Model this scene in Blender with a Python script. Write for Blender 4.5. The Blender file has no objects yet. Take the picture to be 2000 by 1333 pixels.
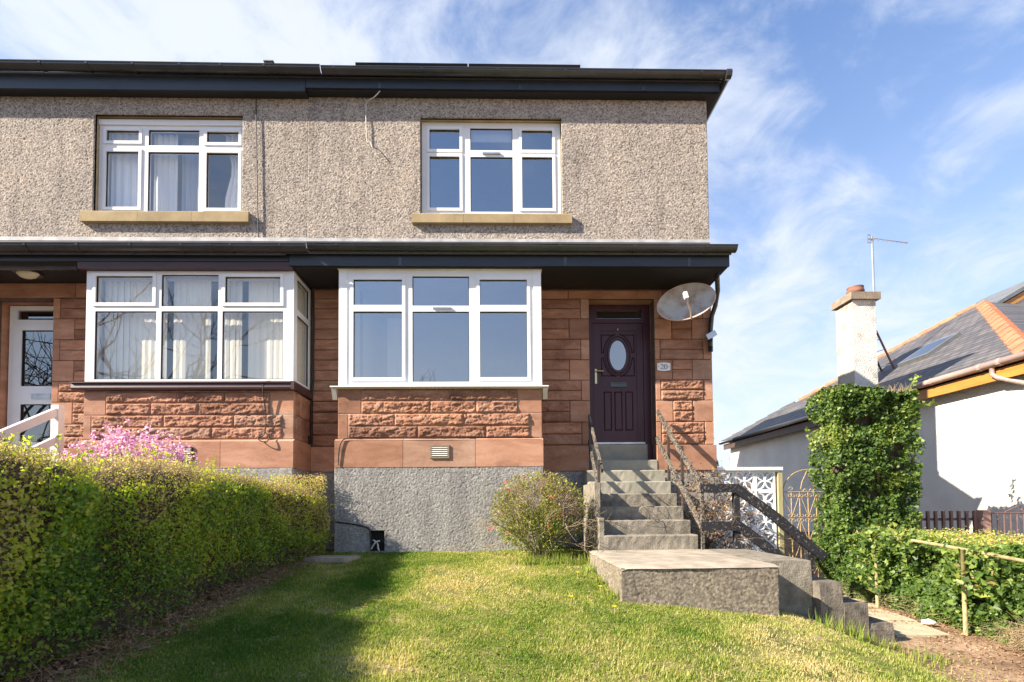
import bpy, math, random
import numpy as np
from mathutils import Vector, Matrix
R = math.radians
random.seed(7); rng = np.random.default_rng(7)
scene = bpy.context.scene
C = scene.collection

# ------------------------------------------------------------------ camera
cam_d = bpy.data.cameras.new('camera'); cam = bpy.data.objects.new('camera', cam_d); C.objects.link(cam)
cam_d.sensor_fit = 'HORIZONTAL'; cam_d.sensor_width = 36.0; cam_d.lens = 18.0
cam_d.shift_y = 288.0 / 2000.0; cam_d.clip_start = 0.05; cam_d.clip_end = 3000
cam.matrix_world = (Matrix.Rotation(R(-1.25), 4, 'Z') @ Matrix.Rotation(R(92.0), 4, 'X') @ Matrix.Rotation(R(-0.45), 4, 'Z'))
scene.camera = cam

# ------------------------------------------------------------------ light
SUN = Vector((2.8, 1.0, -1.93)).normalized()          # direction the light travels
sd = bpy.data.lights.new('sun', 'SUN'); sun = bpy.data.objects.new('sun', sd); C.objects.link(sun)
sd.energy = 5.0; sd.angle = R(0.53); sd.color = (1.0, 0.88, 0.72)
sun.rotation_euler = SUN.to_track_quat('-Z', 'Y').to_euler(); sun.location = (-30, -10, 25)
SUN_EL = math.asin(-SUN.z); SUN_ROT = math.atan2(-SUN.x, -SUN.y)

world = bpy.data.worlds.new('World'); scene.world = world; world.use_nodes = True
wn = world.node_tree; wn.nodes.clear()
def WN(t, **k):
    n = wn.nodes.new(t)
    for a, b in k.items(): setattr(n, a, b)
    return n
def wmath(op, a, b=None, clamp=False):
    n = WN('ShaderNodeMath', operation=op, use_clamp=clamp)
    for i, v in enumerate((a, b)):
        if v is None: continue
        if isinstance(v, (int, float)): n.inputs[i].default_value = v
        else: wn.links.new(v, n.inputs[i])
    return n.outputs[0]
sky = WN('ShaderNodeTexSky', sky_type='NISHITA', sun_disc=False, sun_elevation=SUN_EL, sun_rotation=SUN_ROT,
         air_density=1.3, dust_density=0.4, ozone_density=2.0, altitude=60)
tc = WN('ShaderNodeTexCoord'); sp = WN('ShaderNodeSeparateXYZ'); wn.links.new(tc.outputs['Generated'], sp.inputs[0])
zc = wmath('MAXIMUM', sp.outputs[2], 0.0); zz = wmath('ADD', zc, 0.38)
cu = wmath('DIVIDE', sp.outputs[0], zz); cv = wmath('DIVIDE', sp.outputs[1], zz)
cc = WN('ShaderNodeCombineXYZ'); wn.links.new(cu, cc.inputs[0]); wn.links.new(cv, cc.inputs[1])
mp = WN('ShaderNodeMapping'); mp.inputs['Location'].default_value = (18.2, 11.4, 17.6); mp.inputs['Scale'].default_value = (1.35, 1.35, 1.0)
wn.links.new(cc.outputs[0], mp.inputs[0])
n1 = WN('ShaderNodeTexNoise'); n1.inputs['Scale'].default_value = 1.15; n1.inputs['Detail'].default_value = 9; n1.inputs['Roughness'].default_value = 0.54; n1.inputs['Distortion'].default_value = 0.35
n2 = WN('ShaderNodeTexNoise'); n2.inputs['Scale'].default_value = 4.2; n2.inputs['Detail'].default_value = 8; n2.inputs['Roughness'].default_value = 0.62; n2.inputs['Distortion'].default_value = 0.5
wn.links.new(mp.outputs[0], n1.inputs[0]); wn.links.new(mp.outputs[0], n2.inputs[0])
cs = wmath('ADD', wmath('MULTIPLY', n1.outputs[0], 0.60), wmath('MULTIPLY', n2.outputs[0], 0.40))
# cloud bank over the house, thinned unseen behind the camera for bluer fill, and eastward
bank = wmath('MULTIPLY', sp.outputs[1], 0.07); bank2 = wmath('MULTIPLY', sp.outputs[0], -0.015)
cs = wmath('ADD', wmath('ADD', cs, bank), bank2)
mr = WN('ShaderNodeMapRange', interpolation_type='SMOOTHSTEP'); mr.inputs['From Min'].default_value = 0.44; mr.inputs['From Max'].default_value = 0.63
wn.links.new(cs, mr.inputs['Value'])
hz = wmath('POWER', wmath('SUBTRACT', 1.0, zc, True), 1.75); hz = wmath('MULTIPLY', hz, wmath('ADD', wmath('MULTIPLY', n1.outputs[0], 0.9), 0.62), True)
hz = wmath('MULTIPLY', hz, 0.96)
inv = wmath('MULTIPLY', wmath('SUBTRACT', 1.0, wmath('MULTIPLY', mr.outputs[0], 0.90)), wmath('SUBTRACT', 1.0, hz)); cf = wmath('SUBTRACT', 1.0, inv, True)
mix = WN('ShaderNodeMix', data_type='RGBA'); wn.links.new(cf, mix.inputs['Factor']); 
tint = WN('ShaderNodeMix', data_type='RGBA', blend_type='MULTIPLY'); tint.inputs['Factor'].default_value = 1.0
tint.inputs['B'].default_value = (0.26, 0.48, 0.74, 1); wn.links.new(sky.outputs[0], tint.inputs['A'])
wn.links.new(tint.outputs['Result'], mix.inputs['A']); mix.inputs['B'].default_value = (2.95, 3.13, 3.45, 1)
bg = WN('ShaderNodeBackground'); bg.inputs['Strength'].default_value = 0.115; wn.links.new(mix.outputs['Result'], bg.inputs['Color'])
wo = WN('ShaderNodeOutputWorld'); wn.links.new(bg.outputs[0], wo.inputs[0])

vs = scene.view_settings; vs.view_transform = 'Standard'; vs.look = 'None'; vs.exposure = 1.5; vs.gamma = 1.0; vs.use_curve_mapping = False
scene.render.engine = 'CYCLES'
try: scene.cycles.max_bounces = 8; scene.cycles.transparent_max_bounces = 10; scene.cycles.use_denoising = True
except Exception: pass

# ------------------------------------------------------------------ helpers: objects
ORG = {}
def fast_mesh(name, V, F, smooth=False, attr=None):
    V = np.asarray(V, dtype=np.float32).reshape(-1, 3)
    me = bpy.data.meshes.new(name)
    if isinstance(F, np.ndarray):
        n, k = F.shape
        me.vertices.add(len(V)); me.vertices.foreach_set('co', V.ravel())
        me.loops.add(n * k); me.loops.foreach_set('vertex_index', F.astype(np.int32).ravel())
        me.polygons.add(n); me.polygons.foreach_set('loop_start', np.arange(0, n * k, k, dtype=np.int32))
        me.update(calc_edges=True)
    else:
        me.from_pydata(V.tolist(), [], F); me.update()
    if attr is not None:
        a = me.attributes.new('tint', 'FLOAT', 'POINT'); a.data.foreach_set('value', np.asarray(attr, dtype=np.float32))
    if smooth: me.polygons.foreach_set('use_smooth', np.ones(len(me.polygons), dtype=bool))
    return me
def obj(name, V, F, m, parent=None, smooth=False, attr=None, origin=None):
    V = np.asarray(V, dtype=np.float32).reshape(-1, 3)
    o0 = np.array(ORG[parent.name] if parent is not None else (origin or (0, 0, 0)), dtype=np.float32)
    me = fast_mesh(name, V - o0, F, smooth, attr); me.materials.append(m)
    o = bpy.data.objects.new(name, me); C.objects.link(o)
    if parent is not None: o.parent = parent
    else: o.location = Vector([float(c) for c in o0])
    ORG[o.name] = tuple(float(c) for c in o0)
    return o
def thing(name, label, cat, loc=(0, 0, 0), group=None):
    o = bpy.data.objects.new(name, None); o.empty_display_size = 0.2; C.objects.link(o); o.location = loc
    o['label'] = label; o['category'] = cat
    if group: o['group'] = group
    ORG[o.name] = tuple(loc); return o
def tag(o, label, cat, group=None):
    o['label'] = label; o['category'] = cat
    if group: o['group'] = group
    return o
def struct(o): o['kind'] = 'structure'; return o
def stuff(o): o['kind'] = 'stuff'; return o
def dup(o, parent, d):
    c = o.copy(); C.objects.link(c); c.parent = parent; c.location = Vector(o.location) + Vector(d); ORG[c.name] = ORG.get(o.name, (0, 0, 0)); return c

class MB:
    def __init__(s, xf=None): s.v = []; s.f = []; s.xf = xf
    def add(s, vs, fs):
        b = len(s.v)
        s.v += [tuple(s.xf(p)) if s.xf else tuple(p) for p in vs]; s.f += [tuple(i + b for i in f) for f in fs]; return s
    def box(s, x0, x1, y0, y1, z0, z1, ch=0.0):
        if ch <= 0:
            v = [(x0,y0,z0),(x1,y0,z0),(x1,y1,z0),(x0,y1,z0),(x0,y0,z1),(x1,y0,z1),(x1,y1,z1),(x0,y1,z1)]
            return s.add(v, [(0,3,2,1),(4,5,6,7),(0,1,5,4),(1,2,6,5),(2,3,7,6),(3,0,4,7)])
        # chamfered on the edges of the front (-Y) face
        c = ch
        v = [(x0,y1,z0),(x1,y1,z0),(x1,y1,z1),(x0,y1,z1),(x0,y0+c,z0),(x1,y0+c,z0),(x1,y0+c,z1),(x0,y0+c,z1),
             (x0+c,y0,z0+c),(x1-c,y0,z0+c),(x1-c,y0,z1-c),(x0+c,y0,z1-c)]
        return s.add(v, [(0,1,2,3)[::-1],(0,4,5,1)[::-1],(1,5,6,2)[::-1],(2,6,7,3)[::-1],(3,7,4,0)[::-1],
                         (4,8,9,5)[::-1],(5,9,10,6)[::-1],(6,10,11,7)[::-1],(7,11,8,4)[::-1],(8,11,10,9)[::-1]])
    def quad(s, a, b, c, d): return s.add([a, b, c, d], [(0, 1, 2, 3)])
    def beam(s, a, b, w, h, up=(0, 0, 1)):
        a = Vector(a); b = Vector(b); d = (b - a).normalized(); up = Vector(up)
        sx = d.cross(up).normalized(); u = sx.cross(d).normalized()
        v = []
        for p in (a, b):
            for i, j in ((-1,-1),(1,-1),(1,1),(-1,1)): v.append(p + sx * (w/2*i) + u * (h/2*j))
        return s.add(v, [(0,1,2,3),(7,6,5,4),(0,4,5,1),(1,5,6,2),(2,6,7,3),(3,7,4,0)])
    def tube(s, pts, r, n=8, cap=True):
        pts = [Vector(p) for p in pts]; rr = r if isinstance(r, (list, tuple)) else [r] * len(pts)
        v = []; f = []; prev = None
        for i, p in enumerate(pts):
            d = (pts[min(i+1, len(pts)-1)] - pts[max(i-1, 0)]).normalized()
            if prev is None:
                t = Vector((0, 0, 1)) if abs(d.z) < 0.9 else Vector((1, 0, 0)); sx = d.cross(t).normalized()
            else: sx = (prev - d * prev.dot(d)).normalized()
            prev = sx; u = sx.cross(d)
            for k in range(n):
                a = 2 * math.pi * k / n; v.append(p + (sx * math.cos(a) + u * math.sin(a)) * rr[i])
        for i in range(len(pts) - 1):
            for k in range(n):
                f.append((i*n+k, i*n+(k+1) % n, (i+1)*n+(k+1) % n, (i+1)*n+k))
        if cap: f.append(tuple(range(n))); f.append(tuple(range((len(pts)-1)*n, len(pts)*n))[::-1])
        return s.add(v, f)
    def prism(s, poly, a, b, axis='x'):
        n = len(poly)
        def P(q, t): return (t, q[0], q[1]) if axis == 'x' else ((q[0], t, q[1]) if axis == 'y' else (q[0], q[1], t))
        v = [P(q, a) for q in poly] + [P(q, b) for q in poly]
        return s.add(v, [tuple(range(n)), tuple(range(n, 2*n))[::-1]] + [(i, i+n, (i+1) % n + n, (i+1) % n) for i in range(n)])
    def plate(s, x0, x1, z0, z1, holes, y0, y1):
        """a plate in the XZ plane, front at y0, back at y1, with rectangular holes (a,b,c,d)=x0,x1,z0,z1"""
        xs = sorted({x0, x1, *[h[0] for h in holes], *[h[1] for h in holes]}); zs = sorted({z0, z1, *[h[2] for h in holes], *[h[3] for h in holes]})
        xs = [x for x in xs if x0 <= x <= x1]; zs = [z for z in zs if z0 <= z <= z1]
        nx, nz = len(xs) - 1, len(zs) - 1
        def solid(i, j):
            if i < 0 or j < 0 or i >= nx or j >= nz: return False
            cx, cz = (xs[i]+xs[i+1])/2, (zs[j]+zs[j+1])/2
            return not any(h[0] < cx < h[1] and h[2] < cz < h[3] for h in holes)
        for i in range(nx):
            for j in range(nz):
                if not solid(i, j): continue
                a, b, c, d = xs[i], xs[i+1], zs[j], zs[j+1]
                s.quad((a,y0,c),(b,y0,c),(b,y0,d),(a,y0,d)); s.quad((a,y1,c),(a,y1,d),(b,y1,d),(b,y1,c))
                if not solid(i-1, j): s.quad((a,y0,c),(a,y0,d),(a,y1,d),(a,y1,c))
                if not solid(i+1, j): s.quad((b,y0,c),(b,y1,c),(b,y1,d),(b,y0,d))
                if not solid(i, j-1): s.quad((a,y0,c),(a,y1,c),(b,y1,c),(b,y0,c))
                if not solid(i, j+1): s.quad((a,y0,d),(b,y0,d),(b,y1,d),(a,y1,d))
        return s
    def build(s, name, m, parent=None, smooth=False, origin=None):
        return obj(name, s.v, s.f, m, parent, smooth, None, origin)

# ------------------------------------------------------------------ helpers: noise
def hsh(ix, iy, seed):
    n = (ix.astype(np.int64) * 374761393 + iy.astype(np.int64) * 668265263 + seed * 974711) & 0x7fffffff
    n = ((n ^ (n >> 13)) * 1274126177) & 0x7fffffff
    return ((n ^ (n >> 16)) & 0xffff) / 65535.0
def vnoise(x, y, seed=0):
    x = np.asarray(x, float); y = np.asarray(y, float)
    ix = np.floor(x); iy = np.floor(y); fx = x - ix; fy = y - iy; ux = fx*fx*(3-2*fx); uy = fy*fy*(3-2*fy)
    a = hsh(ix, iy, seed); b = hsh(ix+1, iy, seed); c = hsh(ix, iy+1, seed); d = hsh(ix+1, iy+1, seed)
    return a*(1-ux)*(1-uy) + b*ux*(1-uy) + c*(1-ux)*uy + d*ux*uy
def fbm(x, y, seed=0, o=4):
    t = 0; a = 0.5; f = 1.0; n = 0
    for i in range(o): t = t + a * vnoise(np.asarray(x)*f, np.asarray(y)*f, seed+i*17); n += a; a *= 0.5; f *= 2.07
    return t / n
def worley(x, y, seed=0):
    ix = np.floor(x); iy = np.floor(y); best = np.full(np.shape(x), 9.0); idv = np.zeros(np.shape(x))
    for dx in (-1, 0, 1):
        for dy in (-1, 0, 1):
            cx = ix + dx; cy = iy + dy
            px = cx + hsh(cx, cy, seed); py = cy + hsh(cx, cy, seed + 91)
            d = (x - px)**2 + (y - py)**2; m = d < best
            best = np.where(m, d, best); idv = np.where(m, hsh(cx, cy, seed + 5), idv)
    return np.sqrt(best), idv
def pebble(u, v, s, seed):
    d, i = worley(u / s, v / s, seed)
    return np.clip(1 - d * 1.15, 0, 1)**0.6 * (0.55 + 0.45 * i)

# ------------------------------------------------------------------ helpers: materials
MAT = {}
def nodes(name):
    m = bpy.data.materials.new(name); m.use_nodes = True; nt = m.node_tree; b = nt.nodes['Principled BSDF']; return m, nt, b
def N(nt, t, **k):
    n = nt.nodes.new(t)
    for a, b in k.items(): setattr(n, a, b)
    return n
def noise(nt, scale, detail=5, rough=0.6, vec=None, dist=0.0):
    n = N(nt, 'ShaderNodeTexNoise'); n.inputs['Scale'].default_value = scale; n.inputs['Detail'].default_value = detail; n.inputs['Roughness'].default_value = rough; n.inputs['Distortion'].default_value = dist
    if vec is not None: nt.links.new(vec, n.inputs['Vector'])
    return n
def coords(nt, scale=(1, 1, 1)):
    t = N(nt, 'ShaderNodeTexCoord'); mp = N(nt, 'ShaderNodeMapping'); mp.inputs['Scale'].default_value = scale
    nt.links.new(t.outputs['Object'], mp.inputs['Vector']); return mp.outputs[0]
def ramp(nt, fac, stops):
    r = N(nt, 'ShaderNodeValToRGB'); e = r.color_ramp.elements
    while len(e) < len(stops): e.new(0.5)
    for q, (p, c) in zip(e, stops): q.position = p; q.color = (*c, 1) if len(c) == 3 else c
    nt.links.new(fac, r.inputs[0]); return r.outputs[0]
def mixc(nt, f, a, b, mode='MIX'):
    n = N(nt, 'ShaderNodeMix', data_type='RGBA', blend_type=mode)
    for s, v in (('Factor', f), ('A', a), ('B', b)):
        if isinstance(v, (int, float)): n.inputs[s].default_value = v
        elif isinstance(v, tuple): n.inputs[s].default_value = (*v, 1) if len(v) == 3 else v
        else: nt.links.new(v, n.inputs[s])
    return n.outputs['Result']
def bump(nt, b, h, strength=0.3, dist=0.02):
    n = N(nt, 'ShaderNodeBump'); n.inputs['Strength'].default_value = strength; n.inputs['Distance'].default_value = dist
    nt.links.new(h, n.inputs['Height']); nt.links.new(n.outputs[0], b.inputs['Normal']); return n
def simple(name, c1, c2=None, scale=6.0, rough=0.6, bs=0.0, bscale=60.0, spec=0.4, stretch=(1, 1, 1), rnd=0.0, metal=0.0, lo=0.35, hi=0.65, dist=0.01):
    m, nt, b = nodes(name); v = coords(nt, stretch)
    c2 = c2 or tuple(x * 0.8 for x in c1)
    n = noise(nt, scale, 6, 0.62, v); col = ramp(nt, n.outputs[0], [(lo, c2), (hi, c1)])
    if rnd > 0:
        oi = N(nt, 'ShaderNodeObjectInfo'); r = ramp(nt, oi.outputs['Random'], [(0, (1-rnd,)*3), (1, (1+rnd,)*3)])
        col = mixc(nt, 1.0, col, r, 'MULTIPLY')
    nt.links.new(col, b.inputs['Base Color']); b.inputs['Roughness'].default_value = rough; b.inputs['Specular IOR Level'].default_value = spec; b.inputs['Metallic'].default_value = metal
    if bs > 0:
        n2 = noise(nt, bscale, 4, 0.6, v); bump(nt, b, n2.outputs[0], bs, dist)
    MAT[name] = m; return m

def harl(name, cols, patch, peb=0.019, bs=0.35):
    """dry-dash render: stones of several colours, dark tones for pit shade, large weathered patches"""
    m, nt, b = nodes(name); v = coords(nt)
    vo = N(nt, 'ShaderNodeTexVoronoi'); vo.inputs['Scale'].default_value = 1/peb; nt.links.new(v, vo.inputs['Vector'])
    sep = N(nt, 'ShaderNodeSeparateColor'); nt.links.new(vo.outputs['Color'], sep.inputs[0])
    col = ramp(nt, sep.outputs[0], [(0.0, cols[0]), (0.4, cols[1]), (0.75, cols[2]), (1.0, cols[3])])
    big = noise(nt, 0.75, 8, 0.68, v); pc = ramp(nt, big.outputs[0], [(0.3, patch[0]), (0.5, (1, 1, 1)), (0.72, patch[1])])
    col = mixc(nt, 0.85, col, pc, 'MULTIPLY')
    # rain streaks
    sv = coords(nt, (5.0, 5.0, 0.5)); st = noise(nt, 1.0, 4, 0.6, sv); sc = ramp(nt, st.outputs[0], [(0.34, (0.70, 0.70, 0.72)), (0.52, (1, 1, 1))]); col = mixc(nt, 0.7, col, sc, 'MULTIPLY')
    nt.links.new(col, b.inputs['Base Color']); b.inputs['Roughness'].default_value = 0.9; b.inputs['Specular IOR Level'].default_value = 0.15
    if bs > 0:
        bump(nt, b, vo.outputs['Distance'], -bs, 0.012)
    MAT[name] = m; return m
harl('harl_tan', [(0.15,0.13,0.11),(0.335,0.29,0.25),(0.40,0.35,0.305),(0.50,0.45,0.40)], [(0.74,0.75,0.78),(1.18,1.13,1.07)])  # darkest stone tone puts the shade of the pits into the colour
harl('harl_grey', [(0.20,0.19,0.18),(0.275,0.265,0.25),(0.315,0.305,0.29),(0.39,0.38,0.365)], [(0.82,0.82,0.82),(1.06,1.03,1.0)])
harl('harl_concrete', [(0.13,0.11,0.09),(0.20,0.17,0.135),(0.25,0.215,0.17),(0.33,0.285,0.23)], [(0.7,0.7,0.66),(1.05,1.03,1.0)], 0.02)

def sandstone(name, c1, c2, c3, bs):
    m, nt, b = nodes(name); v = coords(nt, (1, 1, 3.2)); v1 = coords(nt)
    n = noise(nt, 2.2, 7, 0.62, v, 0.4); col = ramp(nt, n.outputs[0], [(0.28, c1), (0.5, c2), (0.72, c3)])
    oi = N(nt, 'ShaderNodeObjectInfo'); r = ramp(nt, oi.outputs['Random'], [(0, (0.66,0.63,0.62)), (0.25, (0.88,0.84,0.80)), (0.5, (1.0,1.0,1.0)), (0.75, (1.08,1.02,0.94)), (1, (0.90,1.0,1.05))])
    col = mixc(nt, 1.0, col, r, 'MULTIPLY')
    s = noise(nt, 1.8, 7, 0.72, v1); soot = ramp(nt, s.outputs[0], [(0.52, (1, 1, 1)), (0.70, (0.60, 0.60, 0.58))]); col = mixc(nt, 0.85, col, soot, 'MULTIPLY')
    g = noise(nt, 140, 2, 0.5, v1); gc = ramp(nt, g.outputs[0], [(0.3, (0.86,)*3), (0.7, (1.1,)*3)]); col = mixc(nt, 1.0, col, gc, 'MULTIPLY')
    nt.links.new(col, b.inputs['Base Color']); b.inputs['Roughness'].default_value = 0.88; b.inputs['Specular IOR Level'].default_value = 0.15
    f = noise(nt, 45, 5, 0.7, v1); bump(nt, b, f.outputs[0], bs, 0.01); MAT[name] = m
sandstone('sandstone', (0.33,0.17,0.112), (0.44,0.24,0.162), (0.53,0.32,0.23), 0.25)
sandstone('sandstone_rock', (0.23,0.12,0.082), (0.38,0.20,0.135), (0.50,0.29,0.205), 0.9)
simple('mortar', (0.44,0.34,0.28), (0.27,0.20,0.165), 9, 0.95, 0.3, 80)
simple('mortar_dark', (0.16,0.10,0.075), (0.09,0.06,0.05), 9, 0.95, 0.3, 80)
simple('sill_stone', (0.40,0.31,0.18), (0.28,0.215,0.125), 3.0, 0.85, 0.25, 60, 0.2, rnd=0.05)
simple('reveal', (0.48,0.39,0.25), (0.36,0.29,0.18), 4.0, 0.9, 0.25, 60, 0.2)
simple('upvc', (0.82,0.83,0.84), (0.76,0.77,0.79), 2.0, 0.32, 0.0, 60, 0.5)
simple('upvc_old', (0.74,0.72,0.64), (0.55,0.48,0.34), 4.0, 0.5, 0.0)
simple('gasket', (0.012,0.012,0.014), None, 5, 0.5)
simple('black_plastic', (0.035,0.039,0.045), (0.022,0.025,0.028), 4, 0.24, 0.06, 14, 0.8)
simple('fascia', (0.026,0.032,0.042), (0.018,0.022,0.03), 3, 0.36, 0.08, 25, 0.5, (1, 1, 4))
simple('soffit', (0.020,0.020,0.022), None, 4, 0.6)
simple('maroon', (0.075,0.030,0.032), (0.045,0.018,0.020), 3, 0.42, 0.1, 40, 0.5, (0.5, 1, 5))
simple('flashing', (0.55,0.56,0.57), (0.33,0.33,0.34), 3.5, 0.7, 0.1, 30)
simple('door_maroon', (0.065,0.021,0.030), (0.048,0.015,0.022), 2, 0.33, 0.05, 60, 0.35, (6, 6, 0.6))
simple('brass', (0.62,0.55,0.33), (0.5,0.43,0.25), 6, 0.3, 0, 60, 0.5, metal=0.9)
simple('steel', (0.55,0.56,0.57), (0.42,0.42,0.43), 8, 0.35, 0, 60, 0.5, metal=0.85)
simple('slate', (0.085,0.085,0.095), (0.055,0.056,0.064), 5, 0.6, 0.3, 30)
simple('panel', (0.012,0.014,0.022), (0.008,0.010,0.016), 5, 0.2)
simple('plaster_in', (0.62,0.62,0.60), (0.55,0.55,0.53), 2, 0.9)
simple('carpet', (0.20,0.17,0.14), (0.14,0.12,0.10), 30, 0.95)
simple('blind', (0.86,0.83,0.72), (0.80,0.77,0.66), 2, 0.8, 0.0, stretch=(9, 9, 0.4))
simple('curtain', (0.86,0.86,0.85), (0.74,0.75,0.77), 5, 0.8, 0.2, 12, stretch=(14, 14, 0.3))
simple('net', (0.42,0.44,0.48), (0.34,0.36,0.40), 5, 0.9, 0.2, 12, stretch=(14, 14, 0.3)); simple('curtain_blue', (0.05,0.09,0.25), (0.08,0.14,0.36), 25, 0.8)
simple('concrete', (0.285,0.255,0.205), (0.15,0.135,0.11), 9, 0.92, 0.8, 55, 0.2, rnd=0.06)
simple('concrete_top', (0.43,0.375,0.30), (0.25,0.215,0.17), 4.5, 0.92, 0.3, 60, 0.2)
simple('concrete_rough', (0.22,0.19,0.155), (0.085,0.078,0.068), 9, 0.95, 0.8, 60, 0.15, rnd=0.08)
simple('concrete_smooth', (0.35,0.33,0.265), (0.26,0.245,0.20), 3, 0.85, 0.2, 50, 0.25)
simple('iron', (0.022,0.022,0.024), (0.06,0.045,0.035), 20, 0.55, 0.2, 60, lo=0.6, hi=0.4)
def peeled(name, wood1, wood2, paint, t):
    m, nt, b = nodes(name); v = coords(nt, (3, 3, 3)); v2 = coords(nt, (30, 6, 30))
    n = noise(nt, 9.0, 7, 0.75, v, 0.8); g = noise(nt, 2.0, 4, 0.6, v2)
    w = ramp(nt, g.outputs[0], [(0.3, wood2), (0.7, wood1)]); f = ramp(nt, n.outputs[0], [(t-0.02, (0, 0, 0)), (t+0.02, (1, 1, 1))])
    nt.links.new(mixc(nt, f, w, paint), b.inputs['Base Color']); b.inputs['Roughness'].default_value = 0.75; b.inputs['Specular IOR Level'].default_value = 0.25
    bump(nt, b, n.outputs[0], 0.5, 0.01); MAT[name] = m
peeled('timber_bare', (0.25,0.21,0.165), (0.12,0.10,0.08), (0.022,0.021,0.021), 0.505)
peeled('timber_black', (0.33,0.29,0.24), (0.22,0.19,0.16), (0.022,0.022,0.026), 0.40)
simple('rail_white', (0.80,0.74,0.73), (0.72,0.66,0.65), 3, 0.5, 0.05, 40)
simple('dish', (0.48,0.47,0.46), (0.33,0.25,0.20), 4.5, 0.5, 0.1, 60, 0.4, lo=0.38, hi=0.58)
simple('dish_edge', (0.62,0.48,0.40), (0.5,0.36,0.3), 6, 0.6)
simple('white_paint', (0.80,0.80,0.80), (0.72,0.72,0.71), 3, 0.6, 0.15, 40)
simple('screen_paint', (0.80,0.81,0.83), (0.56,0.56,0.55), 7, 0.75, 0.2, 60, lo=0.26, hi=0.42)
simple('ink', (0.03,0.04,0.06), None, 4, 0.5)
simple('gold_paint', (0.52,0.40,0.20), (0.34,0.20,0.08), 22, 0.6, 0.2, 60)
simple('yellow_post', (0.38,0.32,0.15), (0.20,0.165,0.085), 14, 0.6, 0.15, 30)
simple('green_wood', (0.46,0.40,0.22), (0.30,0.27,0.15), 6, 0.85, 0.3, 30, stretch=(4, 4, 0.5))
simple('brown_metal', (0.19,0.105,0.082), (0.14,0.075,0.06), 8, 0.5, 0.1, 40)
simple('brown_post', (0.42,0.25,0.19), (0.36,0.21,0.16), 6, 0.6, 0.1, 40)
simple('render_white', (0.82,0.80,0.74), (0.70,0.68,0.63), 1.2, 0.95, 0.75, 34, 0.1, dist=0.03)
simple('chimney_render', (0.76,0.73,0.67), (0.46,0.44,0.41), 2.2, 0.95, 0.9, 30, 0.1, dist=0.04, lo=0.33, hi=0.5)
simple('chimney_smooth', (0.50,0.46,0.39), (0.24,0.22,0.185), 2.6, 0.9, 0.15, 20, 0.15, lo=0.33, hi=0.48)
simple('cap_stone', (0.30,0.24,0.18), (0.20,0.16,0.12), 6, 0.9, 0.3, 50)
simple('terracotta', (0.50,0.20,0.11), (0.33,0.125,0.075), 5, 0.8, 0.3, 40, 0.2, rnd=0.14)
simple('pot', (0.24,0.11,0.075), (0.15,0.075,0.055), 8, 0.8, 0.2, 40)
simple('orange_wood', (0.50,0.23,0.05), (0.38,0.165,0.035), 3, 0.4, 0.05, 40, 0.5, (0.6, 0.6, 6))
simple('brown_wood', (0.10,0.060,0.048), (0.07,0.042,0.035), 4, 0.5)
simple('gutter_pink', (0.42,0.30,0.26), (0.36,0.25,0.215), 4, 0.35, 0.05, 40)
simple('lead', (0.16,0.17,0.185), (0.11,0.12,0.13), 5, 0.55, 0.15, 20)
simple('paving', (0.50,0.44,0.31), (0.36,0.31,0.21), 5, 0.9, 0.3, 60, 0.2)
simple('bark', (0.13,0.10,0.075), (0.07,0.055,0.042), 12, 0.9, 0.5, 40)
simple('twig', (0.38,0.29,0.18), (0.20,0.15,0.10), 10, 0.85, stretch=(4, 4, 4))
simple('straw', (0.42,0.32,0.19), (0.24,0.17,0.10), 9, 0.9)
simple('cable_black', (0.015,0.015,0.016), None, 5, 0.5)
simple('cable_white', (0.62,0.60,0.55), (0.45,0.42,0.36), 8, 0.6)
simple('lamp_glass', (0.66,0.62,0.45), (0.55,0.5,0.36), 4, 0.35)
simple('hole', (0.012,0.012,0.012), None, 4, 0.9)
simple('blue_plastic', (0.03,0.12,0.42), None, 4, 0.5)
simple('soil', (0.10,0.072,0.05), (0.055,0.042,0.03), 10, 0.95, 0.6, 40)
# slated roof: courses of slates
def slates(name):
    m, nt, b = nodes(name); t = N(nt, 'ShaderNodeTexCoord'); sx = N(nt, 'ShaderNodeSeparateXYZ'); nt.links.new(t.outputs['Object'], sx.inputs[0])
    cb = N(nt, 'ShaderNodeCombineXYZ'); nt.links.new(sx.outputs[1], cb.inputs[0]); nt.links.new(sx.outputs[2], cb.inputs[1])
    br = N(nt, 'ShaderNodeTexBrick'); br.inputs['Scale'].default_value = 1.0; br.inputs['Brick Width'].default_value = 0.24; br.inputs['Row Height'].default_value = 0.095; br.inputs['Mortar Size'].default_value = 0.011
    br.inputs['Color1'].default_value = (0.075,0.075,0.084,1); br.inputs['Color2'].default_value = (0.135,0.13,0.134,1); br.inputs['Mortar'].default_value = (0.035,0.035,0.04,1); br.inputs['Bias'].default_value = -0.1
    nt.links.new(cb.outputs[0], br.inputs['Vector']); n = noise(nt, 1.5, 6, 0.65, t.outputs['Object']); r = ramp(nt, n.outputs[0], [(0.3, (0.75,0.75,0.78)), (0.65, (1.25,1.2,1.12))])
    nt.links.new(mixc(nt, 1.0, br.outputs['Color'], r, 'MULTIPLY'), b.inputs['Base Color']); b.inputs['Roughness'].default_value = 0.62
    bump(nt, b, br.outputs['Fac'], -0.8, 0.03); MAT[name] = m
slates('slate_roof')
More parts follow.
